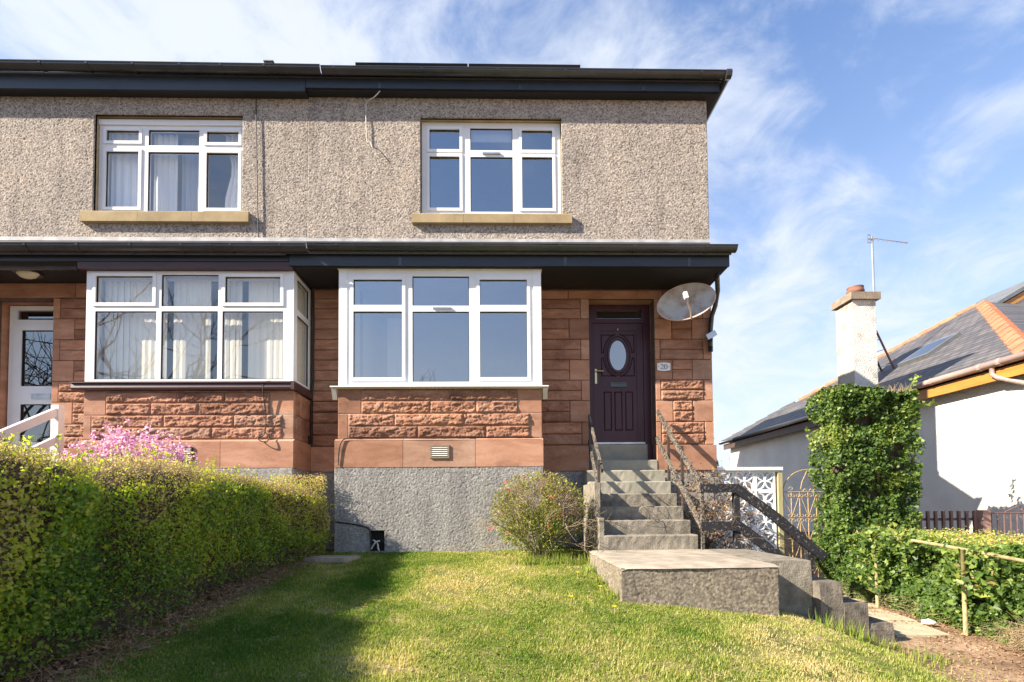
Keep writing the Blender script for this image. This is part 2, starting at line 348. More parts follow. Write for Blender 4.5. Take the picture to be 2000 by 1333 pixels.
# glass: clear double glazing
def glass(name, tintc, ior):
    m = bpy.data.materials.new(name); m.use_nodes = True; nt = m.node_tree; nt.nodes.remove(nt.nodes['Principled BSDF']); out = nt.nodes['Material Output']
    tr = N(nt, 'ShaderNodeBsdfTransparent'); tr.inputs[0].default_value = (*tintc, 1); gl = N(nt, 'ShaderNodeBsdfGlossy'); gl.inputs['Roughness'].default_value = 0.0
    v = coords(nt); w = noise(nt, 1.3, 2, 0.5, v); bp = N(nt, 'ShaderNodeBump'); bp.inputs['Strength'].default_value = 0.03; bp.inputs['Distance'].default_value = 0.03; nt.links.new(w.outputs[0], bp.inputs['Height']); nt.links.new(bp.outputs[0], gl.inputs['Normal'])
    ge = N(nt, 'ShaderNodeNewGeometry'); dp = N(nt, 'ShaderNodeVectorMath', operation='DOT_PRODUCT'); nt.links.new(ge.outputs['Normal'], dp.inputs[0]); nt.links.new(ge.outputs['Incoming'], dp.inputs[1])
    def mth(op, a, b_):
        q = N(nt, 'ShaderNodeMath', operation=op)
        for i_, v_ in enumerate((a, b_)):
            if v_ is None: continue
            if isinstance(v_, (int, float)): q.inputs[i_].default_value = v_
            else: nt.links.new(v_, q.inputs[i_])
        return q.outputs[0]
    f0 = ((ior-1)/(ior+1))**2; fs = mth('ADD', mth('MULTIPLY', mth('POWER', mth('SUBTRACT', 1.0, mth('ABSOLUTE', dp.outputs['Value'], None)), 5.0), 1-f0), f0); mx = N(nt, 'ShaderNodeMixShader')
    nt.links.new(fs, mx.inputs[0]); nt.links.new(tr.outputs[0], mx.inputs[1]); nt.links.new(gl.outputs[0], mx.inputs[2]); nt.links.new(mx.outputs[0], out.inputs[0]); MAT[name] = m
glass('glass', (0.90, 0.93, 0.95), 5.2); glass('glass_nb', (0.95, 0.96, 0.97), 2.8); glass('glass_clear', (0.96, 0.97, 0.97), 2.7)
glass('glass_dark', (0.25, 0.27, 0.28), 3.3); glass('glass_oval', (0.25, 0.3, 0.33), 4.6)
# leaves: colour by the leaf's own tint, light passes through
def leafmat(name, stops, trans=0.45, rough=0.45, spec=0.5):
    m, nt, b = nodes(name); a = N(nt, 'ShaderNodeAttribute', attribute_name='tint'); col = ramp(nt, a.outputs['Fac'], stops)
    nt.links.new(col, b.inputs['Base Color']); b.inputs['Roughness'].default_value = rough; b.inputs['Specular IOR Level'].default_value = spec
    t = N(nt, 'ShaderNodeBsdfTranslucent'); tcol = mixc(nt, 1.0, col, (1.5, 1.5, 0.8), 'MULTIPLY'); nt.links.new(tcol, t.inputs[0])
    mx = N(nt, 'ShaderNodeMixShader'); mx.inputs[0].default_value = trans; nt.links.new(b.outputs[0], mx.inputs[1]); nt.links.new(t.outputs[0], mx.inputs[2]); nt.links.new(mx.outputs[0], nt.nodes['Material Output'].inputs[0]); MAT[name] = m
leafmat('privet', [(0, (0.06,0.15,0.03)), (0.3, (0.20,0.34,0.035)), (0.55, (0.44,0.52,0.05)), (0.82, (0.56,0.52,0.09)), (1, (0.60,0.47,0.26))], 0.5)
leafmat('ivy', [(0, (0.045,0.095,0.022)), (0.45, (0.135,0.215,0.042)), (0.8, (0.27,0.34,0.075)), (0.95, (0.34,0.35,0.08)), (1, (0.42,0.30,0.14))], 0.38, 0.45, 0.4)
leafmat('grass', [(0, (0.065,0.145,0.018)), (0.3, (0.15,0.235,0.035)), (0.58, (0.32,0.36,0.08)), (0.8, (0.50,0.45,0.19)), (1, (0.60,0.50,0.28))], 0.4, 0.7, 0.15)
leafmat('petal', [(0, (0.55,0.26,0.62)), (0.6, (0.70,0.42,0.75)), (1, (0.82,0.62,0.84))], 0.4, 0.6, 0.2)
leafmat('quince', [(0, (0.07,0.13,0.02)), (0.5, (0.22,0.29,0.035)), (0.8, (0.28,0.28,0.05)), (1, (0.36,0.26,0.13))], 0.4)
leafmat('dry', [(0, (0.17,0.095,0.05)), (0.5, (0.30,0.18,0.10)), (1, (0.46,0.33,0.21))], 0.25, 0.8, 0.15)
leafmat('fir', [(0, (0.015,0.04,0.012)), (1, (0.05,0.09,0.025))], 0.2)
leafmat('red_flower', [(0, (0.55,0.05,0.03)), (1, (0.75,0.16,0.08))], 0.3)
leafmat('yellow_flower', [(0, (0.80,0.55,0.02)), (1, (0.85,0.65,0.04))], 0.3)

# ------------------------------------------------------------------ ground
def sstep(a, b, x):
    t = np.clip((np.asarray(x, float) - a) / (b - a), 0, 1); return t*t*(3-2*t)
def G(X, Y):
    X = np.asarray(X, float); Y = np.asarray(Y, float)
    base = -0.64 - 0.085 * np.clip(7.3 - Y, 0, 16)
    lawn = base - 0.14 * sstep(0.9, 2.6, X)
    path = np.where(Y < 4.85, -1.33 - 0.06 * np.clip(4.85 - Y, 0, 8), -1.33 + 0.012 * np.clip(Y - 4.85, 0, 4))
    w = sstep(2.45, 3.75, X) * (1 - sstep(9.0, 14.0, Y))
    z = lawn * (1 - w) + path * w
    return z + 0.02 * (fbm(X*1.6, Y*1.6, 3, 3) - 0.5) * (np.abs(X) < 5)
def g1(x, y): return float(G(np.array([x]), np.array([y]))[0])
def axis(parts):
    out = []
    for a, b, n in parts: out += list(np.linspace(a, b, n, endpoint=False))
    return np.array(out + [parts[-1][1]])
gx = axis([(-1500,-80,8),(-80,-12,10),(-12,-4,16),(-4,5.5,150),(5.5,14,20),(14,80,10),(80,1500,8)])
gy = axis([(-1500,-60,8),(-60,-4,14),(-4,1.5,20),(1.5,8.2,110),(8.2,30,24),(30,120,10),(120,1500,8)])
GX, GY = np.meshgrid(gx, gy); GZ = G(GX, GY) + np.where((GX > -4) & (GX < 4) & (GY > 1.5) & (GY < 7.5), 0.012 * (fbm(GX*9, GY*9, 11, 3) - 0.5), 0)
nxg, nyg = len(gx), len(gy); idx = np.arange(nxg*nyg).reshape(nyg, nxg)
gF = np.stack([idx[:-1, :-1].ravel(), idx[:-1, 1:].ravel(), idx[1:, 1:].ravel(), idx[1:, :-1].ravel()], 1)
def groundmat():
    m, nt, b = nodes('ground'); t = N(nt, 'ShaderNodeTexCoord'); o = t.outputs['Object']; sx = N(nt, 'ShaderNodeSeparateXYZ'); nt.links.new(o, sx.inputs[0])
    n = noise(nt, 2.2, 7, 0.65, o); f = noise(nt, 26, 5, 0.7, o)
    turf = ramp(nt, n.outputs[0], [(0.3, (0.075,0.11,0.025)), (0.5, (0.18,0.18,0.055)), (0.62, (0.34,0.28,0.13)), (0.75, (0.28,0.215,0.11))])
    fc = ramp(nt, f.outputs[0], [(0.3, (0.6,)*3), (0.65, (1.25,)*3)]); turf = mixc(nt, 1.0, turf, fc, 'MULTIPLY')
    dirt = ramp(nt, n.outputs[0], [(0.3, (0.13,0.085,0.055)), (0.5, (0.30,0.20,0.13)), (0.7, (0.42,0.30,0.20))]); dirt = mixc(nt, 1.0, dirt, fc, 'MULTIPLY')
    soil = ramp(nt, f.outputs[0], [(0.3, (0.04,0.03,0.022)), (0.55, (0.10,0.072,0.05)), (0.72, (0.26,0.19,0.12))])
    def edge(src, lo, hi, amp):
        a = N(nt, 'ShaderNodeMath', operation='MULTIPLY_ADD'); nt.links.new(n.outputs[0], a.inputs[0]); a.inputs[1].default_value = amp; nt.links.new(src, a.inputs[2])
        r = N(nt, 'ShaderNodeMapRange', interpolation_type='SMOOTHSTEP'); r.inputs['From Min'].default_value = lo; r.inputs['From Max'].default_value = hi; nt.links.new(a.outputs[0], r.inputs['Value']); return r.outputs[0]
    col = mixc(nt, edge(sx.outputs[0], 3.35, 3.85, 1.2), turf, dirt)
    neg = N(nt, 'ShaderNodeMath', operation='MULTIPLY'); neg.inputs[1].default_value = -1; nt.links.new(sx.outputs[0], neg.inputs[0])
    col = mixc(nt, edge(neg.outputs[0], 2.95, 3.2, 1.0), col, soil)
    nt.links.new(col, b.inputs['Base Color']); b.inputs['Roughness'].default_value = 0.95; b.inputs['Specular IOR Level'].default_value = 0.1
    bump(nt, b, f.outputs[0], 0.8, 0.03); MAT['ground'] = m
groundmat()
gobj = struct(obj('ground', np.stack([GX.ravel(), GY.ravel(), GZ.ravel()], 1), gF, MAT['ground'], smooth=True))

# ------------------------------------------------------------------ wall pieces
def grid_axis(a, b, step, breaks):
    bs = sorted({a, b, *[q for q in breaks if a < q < b]}); out = []
    for p, q in zip(bs[:-1], bs[1:]):
        n = max(1, int(round((q - p) / step))); out += list(np.linspace(p, q, n, endpoint=False))
    return np.array(out + [b])
def harl_panel(name, x0, x1, z0, z1, holes, y, m, parent, step=0.0095, amp=0.0095, peb=0.021, seed=1, xf=None, back=0.05):
    xs = grid_axis(x0, x1, step, [h[0] for h in holes] + [h[1] for h in holes]); zs = grid_axis(z0, z1, step, [h[2] for h in holes] + [h[3] for h in holes])
    X, Z = np.meshgrid(xs, zs); H = amp * pebble(X, Z, peb, seed) + amp * 0.15 * fbm(X*14, Z*14, seed, 3) + 0.010 * fbm(X*1.2, Z*1.2, seed+3, 2)
    V = np.stack([X.ravel(), (y - H + amp*0.6).ravel(), Z.ravel()], 1)
    n, k = len(xs), len(zs); I = np.arange(n*k).reshape(k, n)
    F = np.stack([I[:-1,:-1], I[:-1,1:], I[1:,1:], I[1:,:-1]], -1).reshape(-1, 4)
    cx = ((X[:-1,:-1] + X[1:,1:]) / 2).ravel(); cz = ((Z[:-1,:-1] + Z[1:,1:]) / 2).ravel(); keep = np.ones(len(F), bool)
    for h in holes: keep &= ~((cx > h[0]) & (cx < h[1]) & (cz > h[2]) & (cz < h[3]))
    F = F[keep]
    # returns: borders of the panel and of its openings run back into the wall
    b = len(V); V = np.concatenate([V, V * [1, 0, 1] + [0, y + back, 0]])
    e = np.concatenate([F[:, [0,1]], F[:, [1,2]], F[:, [2,3]], F[:, [3,0]]]); key = np.sort(e, 1); kk = key[:, 0].astype(np.int64) * (10**7) + key[:, 1]
    u, inv, cnt = np.unique(kk, return_inverse=True, return_counts=True); eb = e[cnt[inv] == 1]
    F = np.concatenate([F, np.stack([eb[:,1], eb[:,0], eb[:,0] + b, eb[:,1] + b], 1)])
    if xf is not None: V = np.array([xf(p) for p in V])
    return obj(name, V, F, m, parent)
SC = [0]
def stone(parent, x0, x1, z0, z1, y, kind, xf=None, name='stone', depth=0.07, gap=0.0045):
    """one dressed or rock-faced block facing -Y; its joints are the gaps left round it"""
    SC[0] += 1; s = SC[0]
    x0 += gap; x1 -= gap; z0 += gap; z1 -= gap
    if kind == 'flat':
        mb = MB(xf); mb.box(x0, x1, y + random.uniform(-0.003, 0.003), y + depth, z0, z1, 0.006)
        return mb.build(name, MAT['sandstone'], parent)
    amp = {'rock': 0.036, 'mid': 0.017}[kind]; nx = max(6, int((x1-x0)/0.0115)); nz = max(6, int((z1-z0)/0.0105))
    xs = np.linspace(x0, x1, nx+1); zs = np.linspace(z0, z1, nz+1); X, Z = np.meshgrid(xs, zs)
    edge = np.minimum(np.minimum(X - x0, x1 - X), np.minimum(Z - z0, z1 - Z)); w = np.clip(edge / 0.020, 0, 1)**0.8
    a = fbm(X*5 + s*3.1, Z*12, s, 4); r = 1 - np.abs(2*fbm(X*8 + s*1.7, Z*22, s+50, 3) - 1); c, ci = worley(X*12 + s*2.3, Z*26, s)
    c2, ci2 = worley(X*42 + s, Z*60, s+9); H = amp * w * (0.10 + 0.70*a + 0.40*r*a + 0.45*(ci-0.4) - 0.25*c + 0.28*(ci2-0.5))
    V = np.stack([X.ravel(), (y - H).ravel(), Z.ravel()], 1); n = nx+1; k = nz+1; I = np.arange(n*k).reshape(k, n)
    F = np.stack([I[:-1,:-1], I[:-1,1:], I[1:,1:], I[1:,:-1]], -1).reshape(-1, 4)
    ring = np.concatenate([I[0,:-1], I[:-1,-1], I[-1,:0:-1], I[:0:-1,0]]); b = len(V); V = np.concatenate([V, V[ring]*[1,0,1] + [0, y+depth, 0]]); q = np.arange(len(ring)); q2 = (q+1) % len(ring)
    F = np.concatenate([F, np.stack([ring[q2], ring[q], b+q, b+q2], 1)])
    if xf is not None: V = np.array([xf(p) for p in V])
    return obj(name, V, F, MAT['sandstone_rock'], parent)
def window(parent, x0, x1, z0, z1, y, lights, xf=None, glassm='glass', depth=0.07, name='window', border=0.0, vent=None):
    """lights: (x0,x1,z0,z1,sash) glass openings; sash lights have a raised casement round them"""
    fr = MB(xf); fr.plate(x0, x1, z0, z1, [l[:4] for l in lights], y, y + depth); w = fr.build(name, MAT['upvc'], parent)
    for l in lights:
        a, b, c, d = l[:4]
        if l[4]:
            k = 0.042; mb = MB(xf); mb.plate(a-k, b+k, c-k, d+k, [(a+0.004, b-0.004, c+0.004, d-0.004)], y - 0.016, y - 0.0005); mb.build('sash', MAT['upvc'], w)
        yb = y + 0.012
        gk = MB(xf); gk.plate(a-0.002, b+0.002, c-0.002, d+0.002, [(a+0.009, b-0.009, c+0.009, d-0.009)], yb, yb + 0.02); gk.build('gasket', MAT['gasket'], w)
        p = MB(xf); p.quad((a, yb+0.012, c), (b, yb+0.012, c), (b, yb+0.012, d), (a, yb+0.012, d)); p.build('pane', MAT[glassm], w)
    if vent:
        mb = MB(xf); mb.box(vent[0], vent[1], y-0.022, y-0.0005, vent[2], vent[3]); mb.build('trickle_vent', MAT['steel'], w)
    return w
def room(parent, x0, x1, y0, y1, z0, z1):
    mb = MB(); mb.quad((x0,y1,z0),(x1,y1,z0),(x1,y1,z1),(x0,y1,z1)); mb.quad((x0,y0,z0),(x0,y1,z0),(x0,y1,z1),(x0,y0,z1)); mb.quad((x1,y0,z0),(x1,y0,z1),(x1,y1,z1),(x1,y1,z0)); mb.quad((x0,y0,z1),(x0,y1,z1),(x1,y1,z1),(x1,y0,z1))
    r = mb.build('room', MAT['plaster_in'], parent); f = MB(); f.quad((x0,y0,z0),(x1,y0,z0),(x1,y1,z0),(x0,y1,z0)); f.build('room_floor', MAT['carpet'], r); return r
def gutter(parent, xa, xb, za, zb, y, r, joints, brackets, name='gutter', end=True):
    """half-round gutter along X; y is its centre line, z its rim"""
    n = 9; mb = MB(); prof = [(y - r*math.cos(math.pi*i/(n-1)), -r*math.sin(math.pi*i/(n-1))) for i in range(n)]
    v = []
    for x, z in ((xa, za), (xb, zb)):
        v += [(x, p, z + q) for p, q in prof] + [(x, y + (p-y)*0.93, z + q*0.93) for p, q in prof]
    f = []
    for i in range(n-1): f += [(i, i+1, 2*n+i+1, 2*n+i), (n+i, 3*n+i, 3*n+i+1, n+i+1)]
    f += [(0, 2*n, 3*n, n), (n-1, 2*n-1, 4*n-1, 3*n-1)]
    if end: f += [tuple(range(2*n, 3*n))]
    mb.add(v, f)
    # rolled outer rim
    mb.tube([(xa, y-r, za), (xb, y-r, zb)], 0.012, 8); o = mb.build(name, MAT['black_plastic'], parent, smooth=False)
    def zat(x): return za + (zb-za)*(x-xa)/(xb-xa)
    for x in brackets:
        b = MB(); z = zat(x); k = 1.13; pr = [(y - r*k*math.cos(math.pi*i/(n-1)), z - r*k*math.sin(math.pi*i/(n-1)) + 0.004) for i in range(n)]; q = [(y - r*0.97*math.cos(math.pi*i/(n-1)), z - r*0.97*math.sin(math.pi*i/(n-1))) for i in range(n)]
        b.prism(pr + q[::-1], x-0.018, x+0.018); b.build('bracket', MAT['black_plastic'], o)
    for x in joints:
        b = MB(); z = zat(x); k = 1.10; pr = [(y - r*k*math.cos(math.pi*i/(n-1)), z - r*k*math.sin(math.pi*i/(n-1)) + 0.006) for i in range(n)]; q = [(y - r*0.97*math.cos(math.pi*i/(n-1)), z - r*0.97*math.sin(math.pi*i/(n-1))) for i in range(n)]
        for d in (-0.055, 0.03): b.prism(pr + q[::-1], x+d, x+d+0.025)
        pr2 = [(y + (p-y)*0.96, z + (t-z)*0.96) for p, t in pr]; b.prism(pr2 + q[::-1], x-0.03, x+0.03); b.build('union', MAT['black_plastic'], o)
    return o
def sills(parent, x0, x1, joints, z0, z1, y0, y1):
    e = [x0] + joints + [x1]
    for a, b in zip(e[:-1], e[1:]):
        mb = MB(); mb.prism([(y0, z0), (y0, z1-0.012), (y0+0.012, z1), (y1, z1+0.012), (y1, z0)], a+0.002, b-0.002); mb.build('sill', MAT['sill_stone'], parent)

ZC = [0.955,1.131,1.318,1.488,1.658,1.821,1.984,2.147,2.310,2.474,2.638,2.802,2.967,3.131,3.287,3.427]
def kind_at(z): return 'rock' if z < 1.9 else 'mid'

# ================================================================== the house with the number plate
H = thing('terraced_house', 'end house with maroon front door, number plate and white bay window', 'house', (0.2, 8.0, -0.6))
XL, XR = -3.02, 3.37
ow = (-1.245, 1.015, 4.66, 6.225)
harl_panel('harled_wall', XL, XR, 4.20, 6.60, [ow], 8.0, MAT['harl_tan'], H, seed=3)
mb = MB(); mb.box(XR-0.25, XR-0.004, 8.03, 15.5, -1.4, 6.60); mb.build('gable_wall', MAT['harl_tan'], H)
mb = MB(); mb.box(XL, XR-0.26, 15.3, 15.5, -1.0, 6.60); mb.build('back_wall', MAT['harl_tan'], H)
# window opening lining, sill and panes upstairs
mb = MB(); a, b, c, d = ow
mb.box(a-0.05, a, 8.02, 8.2, c, d+0.05); mb.box(b, b+0.05, 8.02, 8.2, c, d+0.05); mb.box(a, b, 8.02, 8.2, d, d+0.05)
mb.build('window_reveal', MAT['reveal'], H)
sills(H, -1.37, 1.16, [-0.56, 0.235], 4.475, 4.625, 7.925, 8.15)
window(H, a+0.01, b-0.01, 4.665, d-0.005, 8.10, [(-1.115,-0.625,5.765,6.105,True),(-0.455,0.228,5.765,6.130,False),(0.375,0.875,5.765,6.100,True),
    (-1.115,-0.625,4.800,5.655,True),(-0.455,0.228,4.750,5.655,False),(0.375,0.875,4.800,5.655,True)], vent=(-0.26, 0.03, 5.695, 5.720))
room(H, -1.9, 1.7, 8.22, 11.5, 4.0, 6.45)
mb = MB(); mb.box(-0.50, 0.27, 8.205, 8.22, 5.98, 6.16); mb.build('roller_blind', MAT['white_paint'], H)
# flashing where the lean-to roof meets the wall, lean-to roof
mb = MB(); mb.box(XL, XR+0.002, 7.965, 7.995, 4.185, 4.235); mb.build('flashing', MAT['flashing'], H)
mb = MB(); mb.prism([(7.20,3.60),(7.17,3.665),(7.99,4.19),(7.99,4.12)], XL+0.005, 3.35); mb.build('lean_to_roof', MAT['slate'], H)
# lower eave
mb = MB(); mb.box(XL+0.03, 3.34, 7.245, 7.275, 3.455, 3.645); mb.build('fascia_board', MAT['fascia'], H)
mb = MB(); mb.box(XL+0.03, 3.32, 7.278, 8.0, 3.445, 3.465); mb.build('soffit_board', MAT['soffit'], H)
mb = MB(); mb.prism([(7.25,3.47),(7.25,3.63),(7.99,4.10),(7.99,3.47)], 3.325, 3.345); mb.build('barge_board', MAT['fascia'], H)
gutter(H, -2.69, 3.40, 3.700, 3.694, 7.165, 0.075, [0.16, -2.62], [-2.28,-1.28,-0.24,0.86,1.92,2.96], 'eaves_gutter')
for x in (-1.42, 0.95, 2.75): mb = MB(); mb.box(x-0.02, x+0.02, 7.241, 7.2445, 3.456, 3.644); mb.build('joint_strip', MAT['black_plastic'], H)
# upper eave, fascia, soffit, gutter, roof
mb = MB(); mb.box(XL+0.02, 3.52, 7.83, 7.86, 6.555, 6.72); mb.build('roof_fascia', MAT['fascia'], H)
for x in (-1.85, 0.35, 2.3): mb = MB(); mb.box(x-0.02, x+0.02, 7.826, 7.8295, 6.556, 6.719); mb.build('joint_strip', MAT['black_plastic'], H)
mb = MB(); mb.box(XL+0.02, 3.49, 7.862, 8.2, 6.535, 6.556); mb.build('roof_soffit', MAT['soffit'], H)
mb = MB(); mb.box(3.495, 3.525, 7.862, 15.6, 6.545, 6.72); mb.box(3.30, 3.494, 8.201, 15.6, 6.537, 6.557); mb.build('side_fascia', MAT['fascia'], H)
gutter(H, -2.72, 3.60, 6.775, 6.772, 7.755, 0.072, [-0.77], [-2.52,-1.17,0.0,1.05,2.12,3.18], 'roof_gutter')
mb = MB(); mb.tube([(3.60,7.76,6.74),(3.60,8.2,6.735),(3.595,15.6,6.73)], 0.068, 10); mb.tube([(3.56,7.70,6.72),(3.64,7.70,6.72)], 0.073, 8); mb.build('side_gutter', MAT['black_plastic'], H)
def roof(parent, xa, xb, ye, yb, ze, pitch, hipR, name):
    yr = (ye+yb)/2; zr = ze + (yr-ye)*math.tan(R(pitch)); hx = xb - (yr-ye) if hipR else xb
    lx = xa if hipR else xa
    mb = MB(); A=(lx,ye,ze); B=(xb,ye,ze); Cc=(hx,yr,zr); D=(lx,yr,zr); E=(lx,yb,ze); Fv=(xb,yb,ze)
    mb.quad(A,B,Cc,D); mb.quad(D,Cc,Fv,E)
    if hipR: mb.add([B,Fv,Cc],[(0,1,2)])
    else: mb.add([B,Fv,Cc],[(0,1,2)])
    mb.quad((lx,ye,ze-0.03),(lx,yb,ze-0.03),(xb,yb,ze-0.03),(xb,ye,ze-0.03)); return mb.build(name, MAT['slate'], parent)
roof(H, XL, 3.55, 7.80, 15.7, 6.735, 29, True, 'roof')
for xa, xb in ((-2.31, -0.495), (-0.475, 1.35)):
    mb = MB(); y0, z0 = 8.12, 7.165; t = math.tan(R(29)); mb.prism([(y0,z0),(y0-0.02,z0+0.045),(y0+1.4,z0+0.045+1.4*t),(y0+1.42,z0+1.4*t)], xa, xb); mb.build('solar_panel', MAT['panel'], H)

# ---- sandstone ground storey
W = MB(); W.plate(-2.96, 3.365, 0.50, 3.47, [(-2.20,0.50,0.4,3.44),(1.42,2.46,0.4,3.29)], 8.014, 8.20); W = W.build('sandstone_wall', MAT['mortar_dark'], H)
for i in range(14, -1, -1):                                    # strip between the two bays
    z0, z1 = ZC[i], ZC[i+1]; stone(W, -2.935, -2.30, z0, z1, 8.0, 'flat' if i == 14 else ('mid' if z0 > 1.6 else 'rock'))
stone(W, -2.945, -2.30, 0.552, 0.951, 7.975, 'flat')
# left of the door: pairs of thin courses with jamb stones in between
stone(W, 0.60, 1.09, ZC[14], ZC[15], 8.0, 'flat'); stone(W, 1.09, 2.60, ZC[14], ZC[15], 8.0, 'flat', name='lintel'); stone(W, 2.60, 3.365, ZC[14], ZC[15], 8.0, 'flat')
for j, i in enumerate(range(12, -1, -2)):
    xj = 1.281 if j % 2 == 0 else 1.098
    for q in (i, i+1): stone(W, 0.60, xj, ZC[q], ZC[q+1], 8.0, kind_at(ZC[q]))
    stone(W, xj, 1.42, ZC[i], ZC[i+2], 7.995, 'flat', name='jamb_stone')
stone(W, 0.60, 1.42, 0.541, 0.951, 7.968, 'flat')
# right of the door
for j, i in enumerate(range(12, -1, -2)):
    xj, xq = (2.545, 3.235) if j % 2 == 0 else (2.735, 3.055)
    stone(W, 2.46, xj, ZC[i], ZC[i+2], 7.995, 'flat', name='jamb_stone')
    for q in (i, i+1): stone(W, xj, xq, ZC[q], ZC[q+1], 8.0, kind_at(ZC[q]))
    stone(W, xq, 3.378, ZC[i], ZC[i+2], 7.993, 'flat', name='quoin')
stone(W, 2.455, 3.405, 0.538, 0.951, 7.960, 'flat')
mb = MB(); mb.box(2.461, 2.53, 8.065, 8.30, 0.70, 3.285); mb.box(1.35, 1.419, 8.065, 8.30, 0.70, 3.285); mb.box(1.42, 2.46, 8.066, 8.30, 3.288, 3.36); mb.build('door_reveal', MAT['sandstone'], W)
harl_panel('harled_base', 2.45, 3.365, -1.4, 0.538, [], 7.99, MAT['harl_grey'], H, 0.016, seed=21); harl_panel('harled_base', 0.55, 1.43, -0.9, 0.541, [], 7.99, MAT['harl_grey'], H, 0.016, seed=22); harl_panel('harled_base', -2.96, -2.28, -0.9, 0.552, [], 7.99, MAT['harl_grey'], H, 0.016, seed=23)
mb = MB(); mb.box(1.425, 2.455, 8.05, 8.2, -0.9, 0.50); mb.build('door_base', MAT['concrete'], H)

# ---- bay
BY = 7.35; zb = [0.985,1.165,1.345,1.527,1.690]
BW = MB(); BW.box(-2.318, 0.596, BY+0.004, 7.60, 0.55, 1.69); BW.box(-2.318, -2.2, 7.60, 8.01, 0.55, 1.69); BW.box(0.48, 0.596, 7.60, 8.01, 0.55, 1.69); BW = BW.build('bay_wall', MAT['mortar'], H)
for z0, z1, xl, xr in ((zb[2], zb[4], -1.995, 0.262), (zb[0], zb[2], -2.18, 0.43)):
    stone(BW, -2.33, xl, z0, z1, BY, 'flat', name='quoin'); stone(BW, xr, 0.605, z0, z1, BY, 'flat', name='quoin')
for (z0, z1), xs in zip(((zb[3],zb[4]),(zb[2],zb[3]),(zb[1],zb[2]),(zb[0],zb[1])), ([-1.995,-0.72,0.262],[-1.995,-1.01,-0.35,0.262],[-2.18,-1.52,-0.53,0.43],[-2.18,-1.19,-0.21,0.43])):
    for a, b in zip(xs[:-1], xs[1:]): stone(BW, a, b, z0, z1, BY, 'rock')
def plinth(parent, x0, x1, y, z0=0.57, z1=0.985):
    mb = MB(); mb.prism([(y, z0), (y, z1-0.035), (y+0.05, z1-0.004), (y+0.09, z1-0.004), (y+0.09, z0)], x0+0.003, x1-0.003); return mb.build('plinth_stone', MAT['sandstone'], parent)
for a, b in ((-2.36,-1.39),(-1.39,-0.36),(-0.36,0.615)): plinth(BW, a, b, 7.295)
for sx, x in ((-1, -2.33), (1, 0.605)):                         # cheeks
    xf = (lambda p, x=x, sx=sx: (x + sx*(-(p[1]))*1.0, p[0], p[2]))
    for k, (z0, z1) in enumerate(zip(zb[:-1], zb[1:])): stone(BW, BY+0.07, 7.99, z0, z1, 0.0, 'mid', xf=xf)
    mb = MB(); mb.box(min(x, x+sx*0.01)-0.0, max(x, x+sx*0.01), 7.385, 7.99, 0.57, 0.98); mb.build('plinth_stone', MAT['sandstone'], BW)
harl_panel('bay_base', -2.355, 0.610, -0.95, 0.568, [(-1.86,-1.65,-0.62,-0.33)], 7.305, MAT['harl_grey'], H, 0.0095, seed=31)
mb = MB(); mb.box(-2.352, -2.2, 7.36, 8.0, -0.95, 0.566); mb.box(0.48, 0.606, 7.36, 8.0, -0.95, 0.566); mb.build('bay_base_side', MAT['harl_grey'], H)
mb = MB(); mb.box(-1.87, -1.64, 7.36, 7.6, -0.66, -0.32); mb.build('drain_recess', MAT['hole'], H)
ab = MB(); ab.plate(-1.005, -0.73, 0.69, 0.88, [(-0.98, -0.755, 0.715, 0.855)], 7.275, 7.294); ab = ab.build('air_brick', MAT['cap_stone'], H)
mb = MB(); mb.box(-0.98, -0.755, 7.290, 7.2945, 0.715, 0.855); mb.build('vent_hole', MAT['hole'], ab)
for k in range(5):
    mb = MB(); z = 0.729 + k*0.028; mb.prism([(7.274,z-0.004),(7.276,z+0.004),(7.289,z+0.014),(7.289,z+0.006)], -0.979, -0.756); mb.build('slat', MAT['upvc_old'], ab)
bw = window(H, -2.312, 0.600, 1.738, 3.440, BY, [(-2.112,-1.405,2.918,3.300,True),(-1.262,-0.442,2.918,3.350,False),(-0.290,0.402,2.918,3.303,True),
    (-2.112,-1.405,1.862,2.832,True),(-1.262,-0.442,1.805,2.832,False),(-0.290,0.402,1.862,2.832,True)], depth=0.09, vent=(-0.97,-0.70,2.868,2.890))
for xa, xb in ((-2.318, -2.20), (0.49, 0.606)): mb = MB(); mb.box(xa, xb, BY-0.012, BY-0.001, 1.738, 3.44); mb.build('corner_post', MAT['upvc'], bw)
mb = MB(); mb.box(-2.335, 0.622, BY-0.03, BY+0.10, 3.441, 3.456); mb.build('head_trim', MAT['upvc_old'], bw)
for sx, x in ((-1, -2.312), (1, 0.600)):
    xf = (lambda p, x=x, sx=sx: (x - sx*p[1], p[0], p[2])); window(H, BY+0.095, 7.998, 1.738, 3.44, 0.0, [(BY+0.15, 7.94, 1.83, 2.84, False), (BY+0.15, 7.94, 2.92, 3.36, False)], xf=xf, name='side_window')
mb = MB(); mb.prism([(7.255,1.713),(7.255,1.728),(7.30,1.737),(7.46,1.737),(7.46,1.700),(7.33,1.700)], -2.415, 0.695); mb.box(-2.415, -2.33, 7.46, 7.98, 1.705, 1.737); mb.box(0.61, 0.695, 7.46, 7.98, 1.705, 1.737); ms = mb.build('window_board', MAT['upvc'], H)
for x in (-2.372, 0.655):
    mb = MB(); mb.prism([(7.29,1.70),(7.36,1.699),(7.40,1.56),(7.36,1.55)], x-0.035, x+0.03); mb.build('bracket', MAT['upvc_old'], ms)
room(H, -2.2, 0.48, 7.48, 11.5, 1.0, 3.43)
mb = MB(); mb.box(-1.9, -1.65, 8.6, 8.8, 1.0, 3.2); mb.build('folded_curtain', MAT['curtain'], H)
